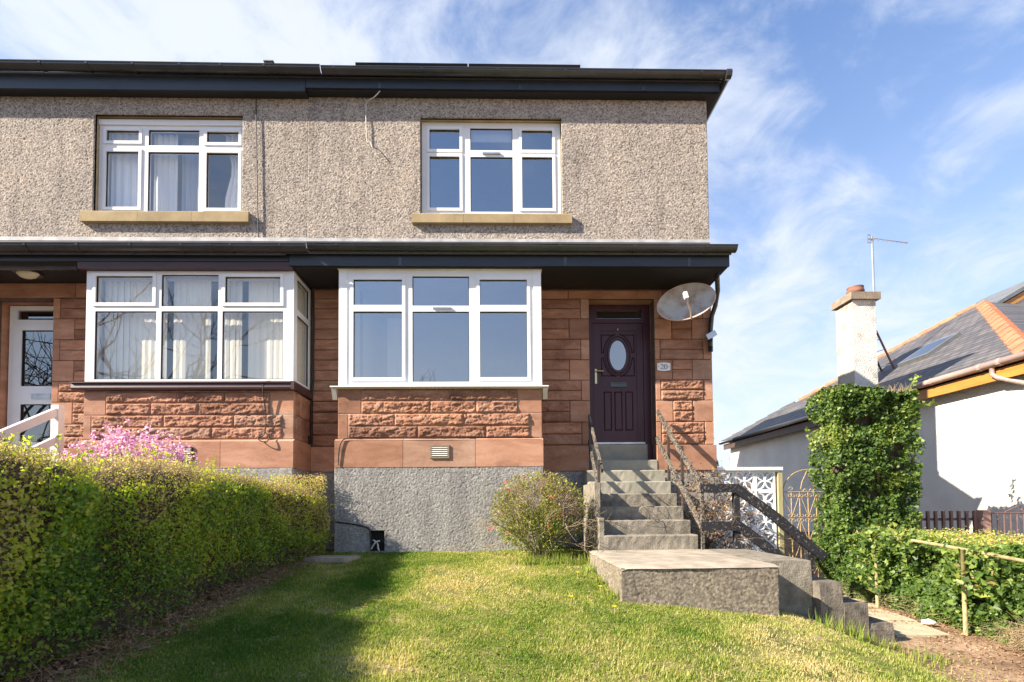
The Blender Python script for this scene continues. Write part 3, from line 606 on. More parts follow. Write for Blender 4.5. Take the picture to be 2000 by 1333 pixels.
mb = MB(); mb.plate(0.05, 0.46, 1.0, 2.35, [(0.11, 0.40, 1.1, 2.28)], 9.9, 9.95); mb.build('inner_door_frame', MAT['white_paint'], H)

# ---- front door
DF = MB(); DF.plate(1.45, 2.458, 0.985, 3.286, [(1.515, 2.345, 0.99, 2.985), (1.585, 2.325, 3.055, 3.200)], 8.235, 8.31); DF = DF.build('door_frame', MAT['door_maroon'], H)
mb = MB(); mb.quad((1.585,8.275,3.055),(2.325,8.275,3.055),(2.325,8.275,3.20),(1.585,8.275,3.20)); mb.build('fanlight', MAT['glass_dark'], DF)
mb = MB(); mb.box(1.40, 2.5, 8.36, 8.40, 0.9, 3.4); mb.build('hall_wall', MAT['soffit'], H)
DR = MB(); dx0, dx1, dz0, dz1 = 1.52, 2.340, 1.01, 2.98
DR.box(dx0, dx1, 8.262, 8.30, dz0, dz1); DR.plate(dx0, dx1, dz0, dz1, [(dx0+0.125, dx1-0.105, dz0+0.10, dz1-0.12)], 8.250, 8.2618); DR = DR.build('front_door', MAT['door_maroon'], H)
cx, cz, ea, eb = 1.930, 2.455, 0.135, 0.245                       # oval light
def oval(r1a, r1b, r2a, r2b, y0, y1, n=40):
    v = []; f = []
    for i in range(n):
        t = 2*math.pi*i/n
        for a, b, y in ((r1a, r1b, y1), (r1a*1.0+0.006, r1b+0.006, y0), (r2a-0.006, r2b-0.006, y0), (r2a, r2b, y1)): v.append((cx + a*math.cos(t), y, cz + b*math.sin(t)))
    for i in range(n):
        j = (i+1) % n
        for k in range(3): f.append((4*i+k, 4*i+k+1, 4*j+k+1, 4*j+k))
    return v, f
mb = MB(); mb.add(*oval(ea, eb, ea+0.045, eb+0.05, 8.236, 8.2615)); mb.add(*oval(ea+0.058, eb+0.062, ea+0.08, eb+0.086, 8.246, 8.2616)); mb.build('oval_moulding', MAT['door_maroon'], DR)
mb = MB(); n = 36; mb.add([(cx + ea*math.cos(2*math.pi*i/n), 8.2585, cz + eb*math.sin(2*math.pi*i/n)) for i in range(n)], [tuple(range(n))]); mb.build('oval_glass', MAT['glass_oval'] if 'glass_oval' in MAT else MAT['glass_dark'], DR)
def ring(mb, poly, w, y0, y1):
    n = len(poly); c = (sum(p[0] for p in poly)/n, sum(p[1] for p in poly)/n)
    inn = []
    for i in range(n):
        a = Vector(poly[i-1]); b = Vector(poly[i]); d = Vector(poly[(i+1) % n]); e1 = (b-a).normalized(); e2 = (d-b).normalized(); nrm = Vector((-(e1.y+e2.y), e1.x+e2.x)).normalized(); s = w / max(0.4, nrm.dot(Vector((-e1.y, e1.x)))); q = b + nrm*s
        inn.append((q.x, q.y))
    mid = [((p[0]+q[0])/2, (p[1]+q[1])/2) for p, q in zip(poly, inn)]
    v = [(p[0], y1, p[1]) for p in poly] + [(p[0], y0, p[1]) for p in mid] + [(p[0], y1, p[1]) for p in inn]; f = []
    for i in range(n):
        j = (i+1) % n; f += [(i, j, n+j, n+i), (n+i, n+j, 2*n+j, 2*n+i)]
    mb.add(v, f)
for sx in (-1, 1):
    for sz in (-1, 1):                                            # spandrel panels round the oval
        pts = [(cx + sx*0.030, cz + sz*0.345), (cx + sx*0.275, cz + sz*0.345), (cx + sx*0.275, cz + sz*0.035)]
        a0, a1 = math.asin(min(1, 0.035/(eb+0.095))), math.acos(min(1, 0.030/(ea+0.09))) 
        for k in range(9):
            t = a0 + (a1-a0)*k/8; pts.append((cx + sx*(ea+0.095)*math.cos(t), cz + sz*(eb+0.10)*math.sin(t)))
        if sx*sz > 0: pts = pts[::-1]
        mb = MB(); ring(mb, pts, 0.016, 8.246, 8.2617); mb.build('panel_moulding', MAT['door_maroon'], DR)
for k in range(3):
    xa = 1.690 + k*0.175; mb = MB(); ring(mb, [(xa,1.22),(xa+0.13,1.22),(xa+0.13,1.86),(xa,1.86)], 0.018, 8.246, 8.2617); mb.build('panel_moulding', MAT['door_maroon'], DR)
mb = MB(); mb.plate(1.80, 2.065, 1.935, 2.005, [(1.815, 2.05, 1.948, 1.992)], 8.244, 8.2615); mb.box(1.815, 2.05, 8.252, 8.2613, 1.948, 1.992); mb.build('letter_plate', MAT['black_plastic'], DR)
hd = MB(); hd.box(1.545, 1.578, 8.236, 8.2495, 1.985, 2.225); hd.build('handle_plate', MAT['brass'], DR)
mb = MB(); mb.tube([(1.562,8.236,2.185),(1.562,8.195,2.185),(1.60,8.190,2.185),(1.685,8.192,2.182)], 0.011, 8); mb.build('lever_handle', MAT['brass'], DR)
mb = MB(); mb.box(1.52, 2.34, 8.20, 8.248, 0.992, 1.022); mb.build('threshold_bar', MAT['steel'], DR)
mb = MB(); mb.tube([(1.93,8.247,2.90),(1.93,8.238,2.885),(1.93,8.240,2.86)], 0.010, 6); mb.build('door_hook', MAT['steel'], DR)

# ================================================================== the neighbouring house on the left
K = thing('terraced_house', 'left-hand house with vertical blinds in its bay and white glazed door', 'house', (-6.0, 8.0, -0.6))
KL = -9.6; KX = XL - 0.004
nw = (-6.36, -4.05, 4.67, 6.235)
harl_panel('harled_wall', -8.25, KX, 4.20, 6.60, [nw], 8.004, MAT['harl_tan'], K, seed=9); harl_panel('harled_wall', KL, -8.25, 4.20, 6.60, [], 8.004, MAT['harl_tan'], K, step=0.03, seed=10)
mb = MB(); mb.box(KL, KL+0.25, 8.06, 15.5, -1.4, 6.60); mb.build('gable_wall', MAT['harl_tan'], K)
mb = MB(); a, b, c, d = nw
mb.box(a-0.05, a, 8.02, 8.2, c, d+0.05); mb.box(b, b+0.05, 8.02, 8.2, c, d+0.05); mb.box(a, b, 8.02, 8.2, d, d+0.05); mb.build('window_reveal', MAT['reveal'], K)
sills(K, -6.50, -3.91, [-5.62, -4.79], 4.475, 4.64, 7.925, 8.15)
window(K, a+0.005, b-0.01, 4.672, 6.205, 8.10, [(-6.245,-5.725,5.865,6.045,True),(-5.585,-4.785,5.805,6.060,False),(-4.665,-4.155,5.850,6.035,True),
    (-6.245,-5.725,4.790,5.700,True),(-5.585,-4.785,4.735,5.700,False),(-4.665,-4.155,4.780,5.690,True)], glassm='glass_nb')
mb = MB(); mb.box(a+0.005, b-0.01, 8.075, 8.0995, 6.125, 6.21); mb.build('head_trim', MAT['upvc'], K)
room(K, -6.9, -3.5, 8.22, 11.0, 4.0, 6.45)
def drape(parent, x0, x1, y, z0, z1, folds, amp, m, name, gather=0.0):
    n = folds*8; xs = np.linspace(0, 1, n+1); zs = np.linspace(0, 1, 9); V = []
    for t in zs:
        for s in xs:
            g = 1 - gather*math.sin(math.pi*min(1, (1-t)*1.2))**2
            V.append((x0 + (x1-x0)*s*g, y + amp*math.sin(2*math.pi*folds*s) + 0.3*amp*math.sin(13*s+3*t), z0 + (z1-z0)*t))
    I = np.arange((n+1)*9).reshape(9, n+1); F = np.stack([I[:-1,:-1], I[:-1,1:], I[1:,1:], I[1:,:-1]], -1).reshape(-1, 4)
    return obj(name, np.array(V), F, m, parent, smooth=True)
CU = thing('net_curtain', 'white net curtains behind the upstairs window of the left-hand house', 'curtain', (-5.2, 8.3, 4.7))
drape(CU, -6.28, -5.66, 8.26, 4.72, 6.1, 5, 0.012, MAT['curtain'], 'curtain_panel'); drape(CU, -5.60, -5.22, 8.26, 4.72, 6.1, 4, 0.015, MAT['curtain'], 'curtain_panel'); drape(CU, -5.20, -4.80, 8.34, 4.72, 6.1, 4, 0.012, MAT['net'], 'curtain_panel'); drape(CU, -4.10, -4.46, 8.26, 4.72, 6.1, 4, 0.025, MAT['curtain'], 'curtain_panel', 0.3)
mb = MB(); mb.box(KL, KX, 7.968, 7.998, 4.185, 4.245); mb.build('flashing', MAT['flashing'], K)
mb = MB(); mb.prism([(7.20,3.58),(7.17,3.655),(7.99,4.19),(7.99,4.12)], KL, KX); mb.build('lean_to_roof', MAT['slate'], K)
mb = MB(); mb.box(KL, KX+0.02, 7.262, 7.29, 3.522, 3.63); mb.build('fascia_board', MAT['fascia'], K)
mb = MB(); mb.box(-5.98, -2.955, 7.275, 7.345, 3.418, 3.518); mb.box(-2.99, -2.945, 7.346, 7.99, 3.418, 3.518); mb.build('bay_head_board', MAT['maroon'], K)
mb = MB(); mb.box(KL, -5.99, 7.291, 8.0, 3.535, 3.555); mb.box(-5.989, -3.0, 7.35, 8.0, 3.45, 3.47); mb.build('soffit_board', MAT['soffit'], K)
mb = MB(); mb.tube([(KL, 7.30, 3.44), (-5.99, 7.30, 3.44)], 0.035, 8); mb.build('eave_roll', MAT['black_plastic'], K)
gutter(K, KL, -2.70, 3.686, 3.690, 7.168, 0.088, [-4.05], [-6.55,-5.84,-5.12,-4.42,-3.74,-3.06], 'eaves_gutter', end=False)
mb = MB(); mb.box(KL, KX+0.015, 7.832, 7.862, 6.50, 6.74); mb.build('roof_fascia', MAT['fascia'], K)
mb = MB(); mb.box(KL, KX+0.015, 7.864, 8.2, 6.505, 6.53); mb.build('roof_soffit', MAT['soffit'], K)
gutter(K, KL, -2.73, 6.815, 6.785, 7.755, 0.080, [-4.52], [-6.95,-6.25,-5.56,-4.85,-4.24,-3.58], 'roof_gutter', end=False)
roof(K, KL-0.1, KX+0.002, 7.80, 15.7, 6.74, 29, False, 'roof')
mb = MB(); mb.box(-3.78, -3.66, 8.15, 8.3, 7.0, 7.245); mb.box(-3.80, -3.64, 8.13, 8.32, 7.246, 7.26); mb.build('roof_vent', MAT['lead'], K)
# ground storey
W = MB(); W.plate(KL, -2.99, 0.50, 3.60, [(-5.80,-3.05,0.4,3.44),(-7.90,-6.93,0.4,3.30)], 8.014, 8.20); W = W.build('sandstone_wall', MAT['mortar_dark'], K)
stone(W, -8.6, -6.60, ZC[14]+0.01, 3.53, 8.0, 'flat', name='lintel'); stone(W, -6.60, -5.93, ZC[14]+0.01, 3.53, 8.0, 'flat')
for j, i in enumerate(range(12, -1, -2)):
    xj = -6.82 if j % 2 == 0 else -6.60
    stone(W, -6.93, xj, ZC[i], ZC[i+2], 7.996, 'flat', name='jamb_stone')
    for q in (i, i+1): stone(W, xj, -5.90, ZC[q], ZC[q+1], 8.0, kind_at(ZC[q]))
    stone(W, -9.5, -7.90, ZC[i], ZC[i+2], 7.996, 'flat', name='jamb_stone')
stone(W, -6.93, -5.90, 0.45, 0.951, 7.97, 'flat')
mb = MB(); mb.box(-7.98, -7.901, 8.065, 8.40, 0.60, 3.298); mb.box(-6.929, -6.85, 8.065, 8.40, 0.60, 3.298); mb.box(-7.9, -6.93, 8.066, 8.40, 3.301, 3.37); mb.build('door_reveal', MAT['sandstone'], W)
# door
DF = MB(); DF.plate(-7.87, -6.935, 0.80, 3.285, [(-7.76,-7.03,3.06,3.215), (-7.80,-7.00,0.86,2.98)], 8.30, 8.38); DF = DF.build('door_frame', MAT['upvc'], K)
mb = MB(); mb.quad((-7.76,8.33,3.06),(-7.03,8.33,3.06),(-7.03,8.33,3.215),(-7.76,8.33,3.215)); mb.build('fanlight', MAT['glass_dark'], DF)
DR = MB(); DR.plate(-7.795, -7.005, 0.865, 2.975, [(-7.66,-7.04,1.98,2.885),(-7.66,-7.04,1.08,1.69)], 8.285, 8.33); DR = DR.build('front_door', MAT['upvc'], K)
for z0, z1 in ((1.98,2.885),(1.08,1.69)):
    gk = MB(); gk.plate(-7.662,-7.038,z0-0.002,z1+0.002,[(-7.65,-7.05,z0+0.01,z1-0.01)],8.296,8.32); gk.build('gasket', MAT['gasket'], DR)
    mb = MB(); mb.quad((-7.66,8.312,z0),(-7.04,8.312,z0),(-7.04,8.312,z1),(-7.66,8.312,z1)); mb.build('pane', MAT['glass_dark'], DR)
mb = MB(); mb.plate(-7.48, -7.18, 1.77, 1.855, [(-7.465,-7.195,1.785,1.84)], 8.270, 8.2845); mb.box(-7.465, -7.195, 8.276, 8.2844, 1.785, 1.84); mb.build('letter_plate', MAT['steel'], DR)
mb = MB(); mb.box(-7.95, -6.9, 8.5, 8.54, 0.6, 3.4); mb.build('hall_wall', MAT['soffit'], K)
pl = MB(); n = 14
v = []; f = []
for j in range(5):
    t = j/4*math.pi/2
    for i in range(n): v.append((-6.98 + 0.16*math.cos(t)*math.cos(2*math.pi*i/n), 7.62 + 0.10*math.cos(t)*math.sin(2*math.pi*i/n), 3.525 - 0.10*math.sin(t)))
for j in range(4):
    for i in range(n): f.append((j*n+i, j*n+(i+1) % n, (j+1)*n+(i+1) % n, (j+1)*n+i))
pl.add(v, f); pl = pl.build('porch_light', MAT['lamp_glass'], K, smooth=True); mb = MB(); mb.tube([(-6.98,7.62,3.50),(-6.98,7.62,3.534)], 0.175, 14); mb.build('light_base', MAT['black_plastic'], pl)
# bay
BW = MB(); BW.box(-5.905, -2.962, BY+0.004, 7.60, 0.50, 1.68); BW.box(-3.08, -2.964, 7.60, 8.01, 0.50, 1.68); BW.box(-5.905, -5.80, 7.60, 8.01, 0.50, 1.68); BW = BW.build('bay_wall', MAT['mortar'], K)
zk = [0.985,1.160,1.335,1.507,1.668]
for z0, z1, xl, xr in ((zk[2], zk[4], -5.60, -3.285), (zk[0], zk[2], -5.80, -3.11)):
    stone(BW, -5.915, xl, z0, z1, BY, 'flat', name='quoin'); stone(BW, xr, -2.952, z0, z1, BY, 'flat', name='quoin')
for (z0, z1), xs in zip(((zk[3],zk[4]),(zk[2],zk[3]),(zk[1],zk[2]),(zk[0],zk[1])), ([-5.60,-4.60,-3.93,-3.285],[-5.60,-4.97,-4.30,-3.285],[-5.80,-4.79,-3.80,-3.11],[-5.80,-5.0,-4.11,-3.11])):
    for a, b in zip(xs[:-1], xs[1:]): stone(BW, a, b, z0, z1, BY, 'rock')
for a, b in ((-5.94,-4.92),(-4.92,-3.96),(-3.96,-2.935)): plinth(BW, a, b, 7.295)
xf = (lambda p: (-2.952 - p[1], p[0], p[2]))
for i, (z0, z1) in enumerate(((zk[2],zk[4]),(zk[0],zk[2]))):
    ys = [BY+0.07, 7.56 + 0.1*i, 7.99]
    for a, b in zip(ys[:-1], ys[1:]): stone(BW, a, b, z0, z1, 0.0, 'mid', xf=xf)
for ya, yb in ((7.388, 7.60), (7.60, 7.972)):
    mb = MB(); mb.box(-2.96, -2.937, ya+0.002, yb-0.002, 0.565, 0.98); mb.build('plinth_stone', MAT['sandstone'], BW)
harl_panel('bay_base', -5.93, -2.942, -0.95, 0.566, [], 7.305, MAT['harl_grey'], K, 0.02, seed=41)
mb = MB(); mb.box(-3.05, -2.944, 7.36, 8.0, -0.95, 0.563); mb.build('bay_base_side', MAT['harl_grey'], K)
ab = MB(); ab.plate(-4.62, -4.34, 0.665, 0.875, [(-4.60,-4.36,0.685,0.855)], 7.272, 7.294); ab = ab.build('air_brick', MAT['gasket'], K)
for k in range(6):
    mb = MB(); z = 0.69 + k*0.029; mb.prism([(7.270,z),(7.272,z+0.008),(7.288,z+0.018),(7.288,z+0.008)], -4.60, -4.36); mb.build('slat', MAT['upvc_old'], ab)
bw = window(K, -5.905, -3.035, 1.803, 3.416, BY, [(-5.773,-4.963,2.950,3.345,True),(-4.848,-4.042,2.905,3.365,False),(-3.945,-3.152,2.950,3.337,True),
    (-5.778,-4.915,1.850,2.835,False),(-4.845,-4.045,1.850,2.835,False),(-3.980,-3.115,1.850,2.835,False)], depth=0.08, glassm='glass_clear')
mb = MB(); mb.box(-5.900, -5.84, BY+0.081, 7.99, 1.803, 3.416); mb.build('cheek_panel', MAT['upvc'], K)
mb = MB(); mb.box(-3.033, -2.962, BY-0.008, 7.43, 1.803, 3.416); mb.build('corner_post', MAT['upvc'], bw)
window(K, 7.432, 7.995, 1.803, 3.41, 0.0, [(7.475, 7.93, 1.86, 2.83, False), (7.475, 7.93, 2.91, 3.36, False)], xf=(lambda p: (-2.965 - p[1], p[0], p[2])), name='side_window', glassm='glass_clear')
mb = MB(); mb.prism([(7.275,1.688),(7.265,1.715),(7.275,1.772),(7.25,1.778),(7.25,1.796),(7.34,1.802),(7.44,1.802),(7.44,1.680),(7.285,1.680)], -6.03, -2.962); mb.box(-2.9615, -2.915, 7.255, 7.985, 1.682, 1.80); mb.build('bay_sill', MAT['maroon'], K)
room(K, -5.80, -3.06, 7.75, 11.0, 1.0, 3.41)
VB = thing('vertical_blind', 'cream vertical blind hanging in the bay window of the left-hand house', 'blind', (-4.45, 7.56, 1.85))
mb = MB(); mb.box(-5.80, -3.08, 7.52, 7.56, 3.36, 3.395); mb.build('head_rail', MAT['upvc'], VB)
sl = MB(); hw = 0.0445; sl.v = [(-hw,0,1.86),(0,-0.006,1.86),(hw,0,1.86),(-hw,0,3.355),(0,-0.006,3.355),(hw,0,3.355)]; sl.f = [(0,1,4,3),(1,2,5,4)]
s0 = None
for i in range(30):
    x = -5.74 + i*0.0905
    if i in (10, 17, 18, 22): continue
    if s0 is None:
        me = fast_mesh('slat', np.array(sl.v) - np.array([0, 0, 1.85]), sl.f); me.materials.append(MAT['blind']); o = bpy.data.objects.new('slat', me); C.objects.link(o); s0 = o
    else: o = s0.copy(); C.objects.link(o)
    o.parent = VB; o.location = (x + 4.45, -0.02, 0); o.rotation_euler = (0, 0, R(random.uniform(-7, 5)))
sl2 = MB(); sl2.v = [(0,7.5,1.86),(0,7.93,1.86),(0,7.93,3.3),(0,7.5,3.3)]
CB = thing('curtain', 'blue patterned curtain gathered behind the vertical blind', 'curtain', (-3.8, 7.7, 1.8))
drape(CB, -4.86, -4.72, 7.66, 1.85, 3.35, 3, 0.02, MAT['curtain_blue'], 'curtain_panel'); drape(CB, -4.22, -3.98, 7.66, 1.85, 3.35, 4, 0.02, MAT['curtain_blue'], 'curtain_panel'); drape(CB, -3.74, -3.60, 7.66, 1.85, 3.35, 3, 0.02, MAT['curtain_blue'], 'curtain_panel')
SB = thing('vertical_blind', 'cream blind slats behind the side pane of the left-hand bay', 'blind', (-3.06, 7.7, 1.85))
for i in range(6):
    mb = MB(); y = 7.50 + i*0.085; mb.quad((-3.05,y,1.86),(-3.03,y+0.07,1.86),(-3.03,y+0.07,3.35),(-3.05,y,3.35)); mb.build('slat', MAT['blind'], SB)
# steps and white handrail at the neighbour's door
ST = thing('entrance_steps', 'concrete steps to the white glazed door, mostly hidden by the hedge', 'steps', (-7.4, 7.0, -0.6))
for k in range(7):
    mb = MB(); y = 6.3 + 0.26*k; mb.box(-7.95, -6.55, y, 8.28, -0.9 if k == 0 else -0.40 + 0.18*(k-1), -0.40 + 0.18*k); mb.build('step', MAT['concrete'], ST)
NR = thing('stair_handrail', 'pinkish white painted timber handrail beside the white glazed door', 'handrail', (-6.55, 7.2, -0.4))
mb = MB(); mb.box(-6.60, -6.49, 7.62, 7.73, 0.35, 1.545); mb.build('post', MAT['rail_white'], NR)
mb = MB(); mb.beam((-6.545, 7.70, 1.475), (-6.545, 6.05, 0.55), 0.06, 0.115); mb.build('top_rail', MAT['rail_white'], NR)
mb = MB(); mb.beam((-6.545, 7.70, 1.06), (-6.545, 6.05, 0.135), 0.05, 0.10); mb.build('guard_rail', MAT['rail_white'], NR)
mb = MB(); mb.box(-6.595, -6.495, 6.05, 6.14, -0.5, 0.6); mb.build('post', MAT['rail_white'], NR)

# ================================================================== our steps, landing, side steps
ES = thing('entrance_steps', 'flight of concrete steps rising to the maroon front door', 'steps', (1.9, 6.4, -0.55))
def slab_step(parent, x0, x1, y0, y1, z0, z1, m, name='step', seed=0, amp=0.004):
    """a cast concrete step: front face and top with a worn, slightly uneven nosing"""
    nx = max(4, int((x1-x0)/0.05)); xs = np.linspace(x0, x1, nx+1); r = np.random.default_rng(seed+5); V = []; prof = [(0,0),(0,0.5),(0,0.93),(0.012,1),(0.5,1),(1,1)]
    for x in xs:
        for k, (a, b) in enumerate(prof):
            j = amp*(r.random()-0.5)*2
            yy = y0 + (a if a > 0.02 and a >= 0.5 else 0)*(y1-y0) + (0.012 if k == 3 else 0) + (j if k in (1,2,3) else 0)
            V.append((x, yy, z0 + b*(z1-z0) + (j if k in (2,3,4) else 0)))
    p = len(prof); F = [(i*p+k, i*p+p+k, i*p+p+k+1, i*p+k+1) for i in range(nx) for k in range(p-1)]
    b = len(V); V += [(xs[0], y1, z0), (xs[-1], y1, z0)]
    F += [tuple(range(p))[::-1] + (b,), tuple(range(nx*p, nx*p+p)) + (b+1,)]
    F = [f if len(f) == 4 else f for f in F]
    return obj(name, V, F, m, parent)
for k in range(6):
    y = 6.352 + 0.245*k; z1 = -0.372 + 0.1795*k; x0 = 1.282 if k < 3 else 1.29
    slab_step(ES, x0 - 0.002*k, 2.452 - 0.0005*k, y, 7.955, -0.56 if k == 0 else z1 - 0.1795, z1, MAT['concrete'] if k < 4 else MAT['concrete_smooth'], seed=k)
slab_step(ES, 1.425, 2.452, 7.952, 8.235, 0.5255, 0.712, MAT['concrete_smooth'], seed=8); slab_step(ES, 1.455, 2.37, 8.19, 8.30, 0.7125, 0.985, MAT['concrete_smooth'], seed=9)
mb = MB(); mb.box(2.372, 2.455, 8.19, 8.236, 0.7125, 0.985); mb.build('door_side', MAT['door_maroon'], ES)
mb = MB(); mb.box(1.215, 1.284, 6.60, 7.60, -0.9, 0.30); mb.box(1.225, 1.2815, 6.36, 6.598, -0.9, -0.15); mb.build('kerb', MAT['concrete'], ES)
LD = thing('landing', 'large pebble-faced concrete landing block at the foot of the steps', 'landing', (1.9, 5.3, -0.9))
ltop = MB()
nx, ny = 26, 22; xs = np.linspace(1.08, 2.52, nx+1); ys = np.linspace(4.615, 6.36, ny+1); X, Y = np.meshgrid(xs, ys)
X = X + 0.02*(vnoise(Y*6, X*0+1, 5)-0.5)*(np.abs(X-1.08) < 1e-3); Yd = Y + 0.03*(vnoise(X*5, X*0, 6)-0.5)*(np.abs(Y-4.615) < 1e-3); Z = -0.553 + 0.008*(fbm(X*6, Y*6, 4)-0.5) - 0.02*(np.abs(Y-4.615) < 1e-3) - 0.02*(np.abs(xs[None, :]-1.08) < 1e-3)
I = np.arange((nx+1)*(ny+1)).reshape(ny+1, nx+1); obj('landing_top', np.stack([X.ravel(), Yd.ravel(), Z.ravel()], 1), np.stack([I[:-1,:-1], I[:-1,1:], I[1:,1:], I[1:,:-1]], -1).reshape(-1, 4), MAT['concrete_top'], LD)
harl_panel('front_face', 1.08, 2.52, -1.25, -0.572, [], 4.63, MAT['harl_concrete'], LD, 0.011, 0.008, 0.016, seed=51)
harl_panel('side_face', 4.635, 6.36, -1.2, -0.572, [], 0.0, MAT['harl_concrete'], LD, 0.013, 0.012, 0.02, seed=52, xf=(lambda p: (1.095 + p[1], 10.995 - p[0], p[2])))
harl_panel('side_face', 4.635, 5.0, -1.4, -0.572, [], 0.0, MAT['harl_concrete'], LD, 0.013, 0.008, 0.016, seed=53, xf=(lambda p: (2.515 - p[1], p[0], p[2])))
SS = thing('side_steps', 'short flight of rough concrete steps going down right from the landing', 'steps', (3.2, 5.4, -1.3))
xe = [2.50, 3.03, 3.25, 3.49, 3.74, 4.00]; zt = [-0.550, -0.748, -0.944, -1.142, -1.325]
for k in range(5):
    x1 = xe[k+1]; z1 = zt[k]; m = MAT['concrete_rough'] if k else MAT['concrete']; nn = 7; sd_ = k*31; V = []; 
    x0 = 2.50 if k == 0 else xe[k] - 0.0; y0, y1 = (4.96, 6.34) if k == 0 else (4.83 + 0.012*(k % 2), 6.33)
    nx, nz = 12, 8; xs = np.linspace(x0+0.003, x1-0.003, nx+1); zs = np.linspace(-1.6, z1, nz+1); X, Z = np.meshgrid(xs, zs); Y = y0 + 0.02*(fbm(X*9+k, Z*9, 70+k)-0.5)
    t = np.abs(Z - z1) < 1e-4; Y = Y + t*0.012; V = np.stack([X.ravel(), Y.ravel(), (Z + t*0.012*(vnoise(X*9, X*0, k)-0.5)).ravel()], 1); I = np.arange((nx+1)*(nz+1)).reshape(nz+1, nx+1)
    F = [tuple(q) for q in np.stack([I[:-1,:-1], I[:-1,1:], I[1:,1:], I[1:,:-1]], -1).reshape(-1, 4).tolist()]
    b = len(V); V = np.concatenate([V, [(x0+0.003, y1, z1), (x1-0.003, y1, z1), (x0+0.003, y1, -1.6), (x1-0.003, y1, -1.6)]])
    F += [tuple(I[-1, :].tolist()) + (b+1, b), tuple(I[:, 0].tolist()[::-1]) + (b+2, b), tuple(I[:, -1].tolist()) + (b+1, b+3)]
    obj('step', V, F, m, SS)
mb = MB(); mb.box(4.02, 4.24, 4.88, 6.0, -1.45, -1.385); mb.build('step', MAT['concrete_rough'], SS)

# ---- handrails
HR = thing('stair_handrail', 'weathered timber handrail with peeling black paint right of the steps', 'handrail', (2.5, 6.8, -0.55))
def board(parent, a, b, w, h, m, name, warp=0.006, seed=0):
    a = Vector(a); b = Vector(b); d = (b-a); n = 14; dd = d.normalized(); sx = dd.cross(Vector((0,0,1))).normalized(); u = sx.cross(dd).normalized(); r = np.random.default_rng(seed); V = []
    for i in range(n+1):
        t = i/n; c = a + d*t; o = u*(warp*math.sin(7*t+seed)) ; hh = h/2*(1+0.10*(r.random()-0.5)); ww = w/2*(1+0.12*(r.random()-0.5))
        if i in (0, n): hh *= 0.9
        for p, q in ((-1,-1),(1,-1),(1,1),(-1,1)): V.append(tuple(c + o + sx*(ww*p) + u*(hh*q)))
    F = [(4*i+k, 4*i+(k+1) % 4, 4*i+4+(k+1) % 4, 4*i+4+k) for i in range(n) for k in range(4)] + [(0,3,2,1), (4*n,4*n+1,4*n+2,4*n+3)]
    return obj(name, V, F, m, parent)
board(HR, (2.445,7.88,1.455), (2.498,6.30,0.215), 0.030, 0.072, MAT['timber_bare'], 'top_rail', seed=1)
board(HR, (2.430,7.88,1.045), (2.480,6.30,-0.275), 0.030, 0.072, MAT['timber_bare'], 'guard_rail', seed=2)
mb = MB(); mb.box(2.482, 2.518, 6.30, 6.335, -0.56, 0.20); mb.build('newel_post', MAT['timber_bare'], HR)
for y, x, zt_, zb_ in ((7.52, 2.475, 1.16, 0.3), (7.02, 2.495, 0.82, -0.3)):
    mb = MB(); mb.box(x, x+0.034, y-0.017, y+0.017, zb_, zt_); mb.build('iron_post', MAT['iron'], HR)
board(HR, (2.47,6.285,0.205), (2.955,6.285,0.20), 0.035, 0.108, MAT['timber_black'], 'cross_board', 0.002, 3)
board(HR, (2.47,6.285,-0.262), (2.955,6.285,-0.265), 0.035, 0.108, MAT['timber_black'], 'cross_board', 0.002, 4)
mb = MB(); mb.box(2.895, 2.965, 6.29, 6.36, -0.57, 0.235); mb.build('post', MAT['timber_black'], HR)
board(HR, (2.90,6.27,0.225), (4.00,6.27,-0.655), 0.04, 0.115, MAT['timber_black'], 'sloping_rail', 0.010, 5)
board(HR, (2.90,6.272,-0.235), (4.02,6.272,-1.13), 0.04, 0.115, MAT['timber_black'], 'sloping_rail', 0.006, 6)
mb = MB(); mb.box(3.80, 3.87, 6.29, 6.36, -1.4, -0.50); mb.build('post', MAT['timber_black'], HR)
LR = thing('stair_handrail', 'short timber and iron handrail on the left edge of the front steps', 'handrail', (1.33, 7.2, -0.55))
board(LR, (1.385,7.93,1.40), (1.315,6.60,0.45), 0.030, 0.068, MAT['timber_bare'], 'top_rail', seed=7)
board(LR, (1.375,7.90,0.985), (1.315,6.75,0.13), 0.030, 0.064, MAT['timber_bare'], 'guard_rail', seed=8)
for y, x, zt_, zb_ in ((7.78, 1.352, 1.27, 0.15), (6.66, 1.265, 0.60, -0.32)):
    mb = MB(); mb.box(x, x+0.034, y-0.017, y+0.017, zb_, zt_); mb.build('iron_post', MAT['iron'], LR)

# ================================================================== small things on the walls
NP = thing('house_number_plate', 'white number plate reading 20 beside the maroon door', 'number plate', (2.59, 7.99, 2.19))
pts = []
for i in range(9): t = i/8; pts.append((2.487 + 0.21*t, 2.135 - 0.014*math.sin(math.pi*t)))
for i in range(9): t = i/8; pts.append((2.697 - 0.21*t, 2.243 + 0.014*math.sin(math.pi*t)))
mb = MB(); mb.prism(pts, 7.974, 7.985, 'y'); mb.build('plate', MAT['white_paint'], NP)
def stroke(pts, ws, y=7.9725):
    V = []; n = len(pts)
    for i, p in enumerate(pts):
        d = Vector(pts[min(i+1, n-1)]) - Vector(pts[max(i-1, 0)]); d.normalize(); q = Vector((-d.y, d.x))*ws[i]/2
        V += [(p[0]+q.x, y, p[1]+q.y), (p[0]-q.x, y, p[1]-q.y)]
    return V, [(2*i, 2*i+2, 2*i+3, 2*i+1) for i in range(n-1)]
c20 = []; w20 = []
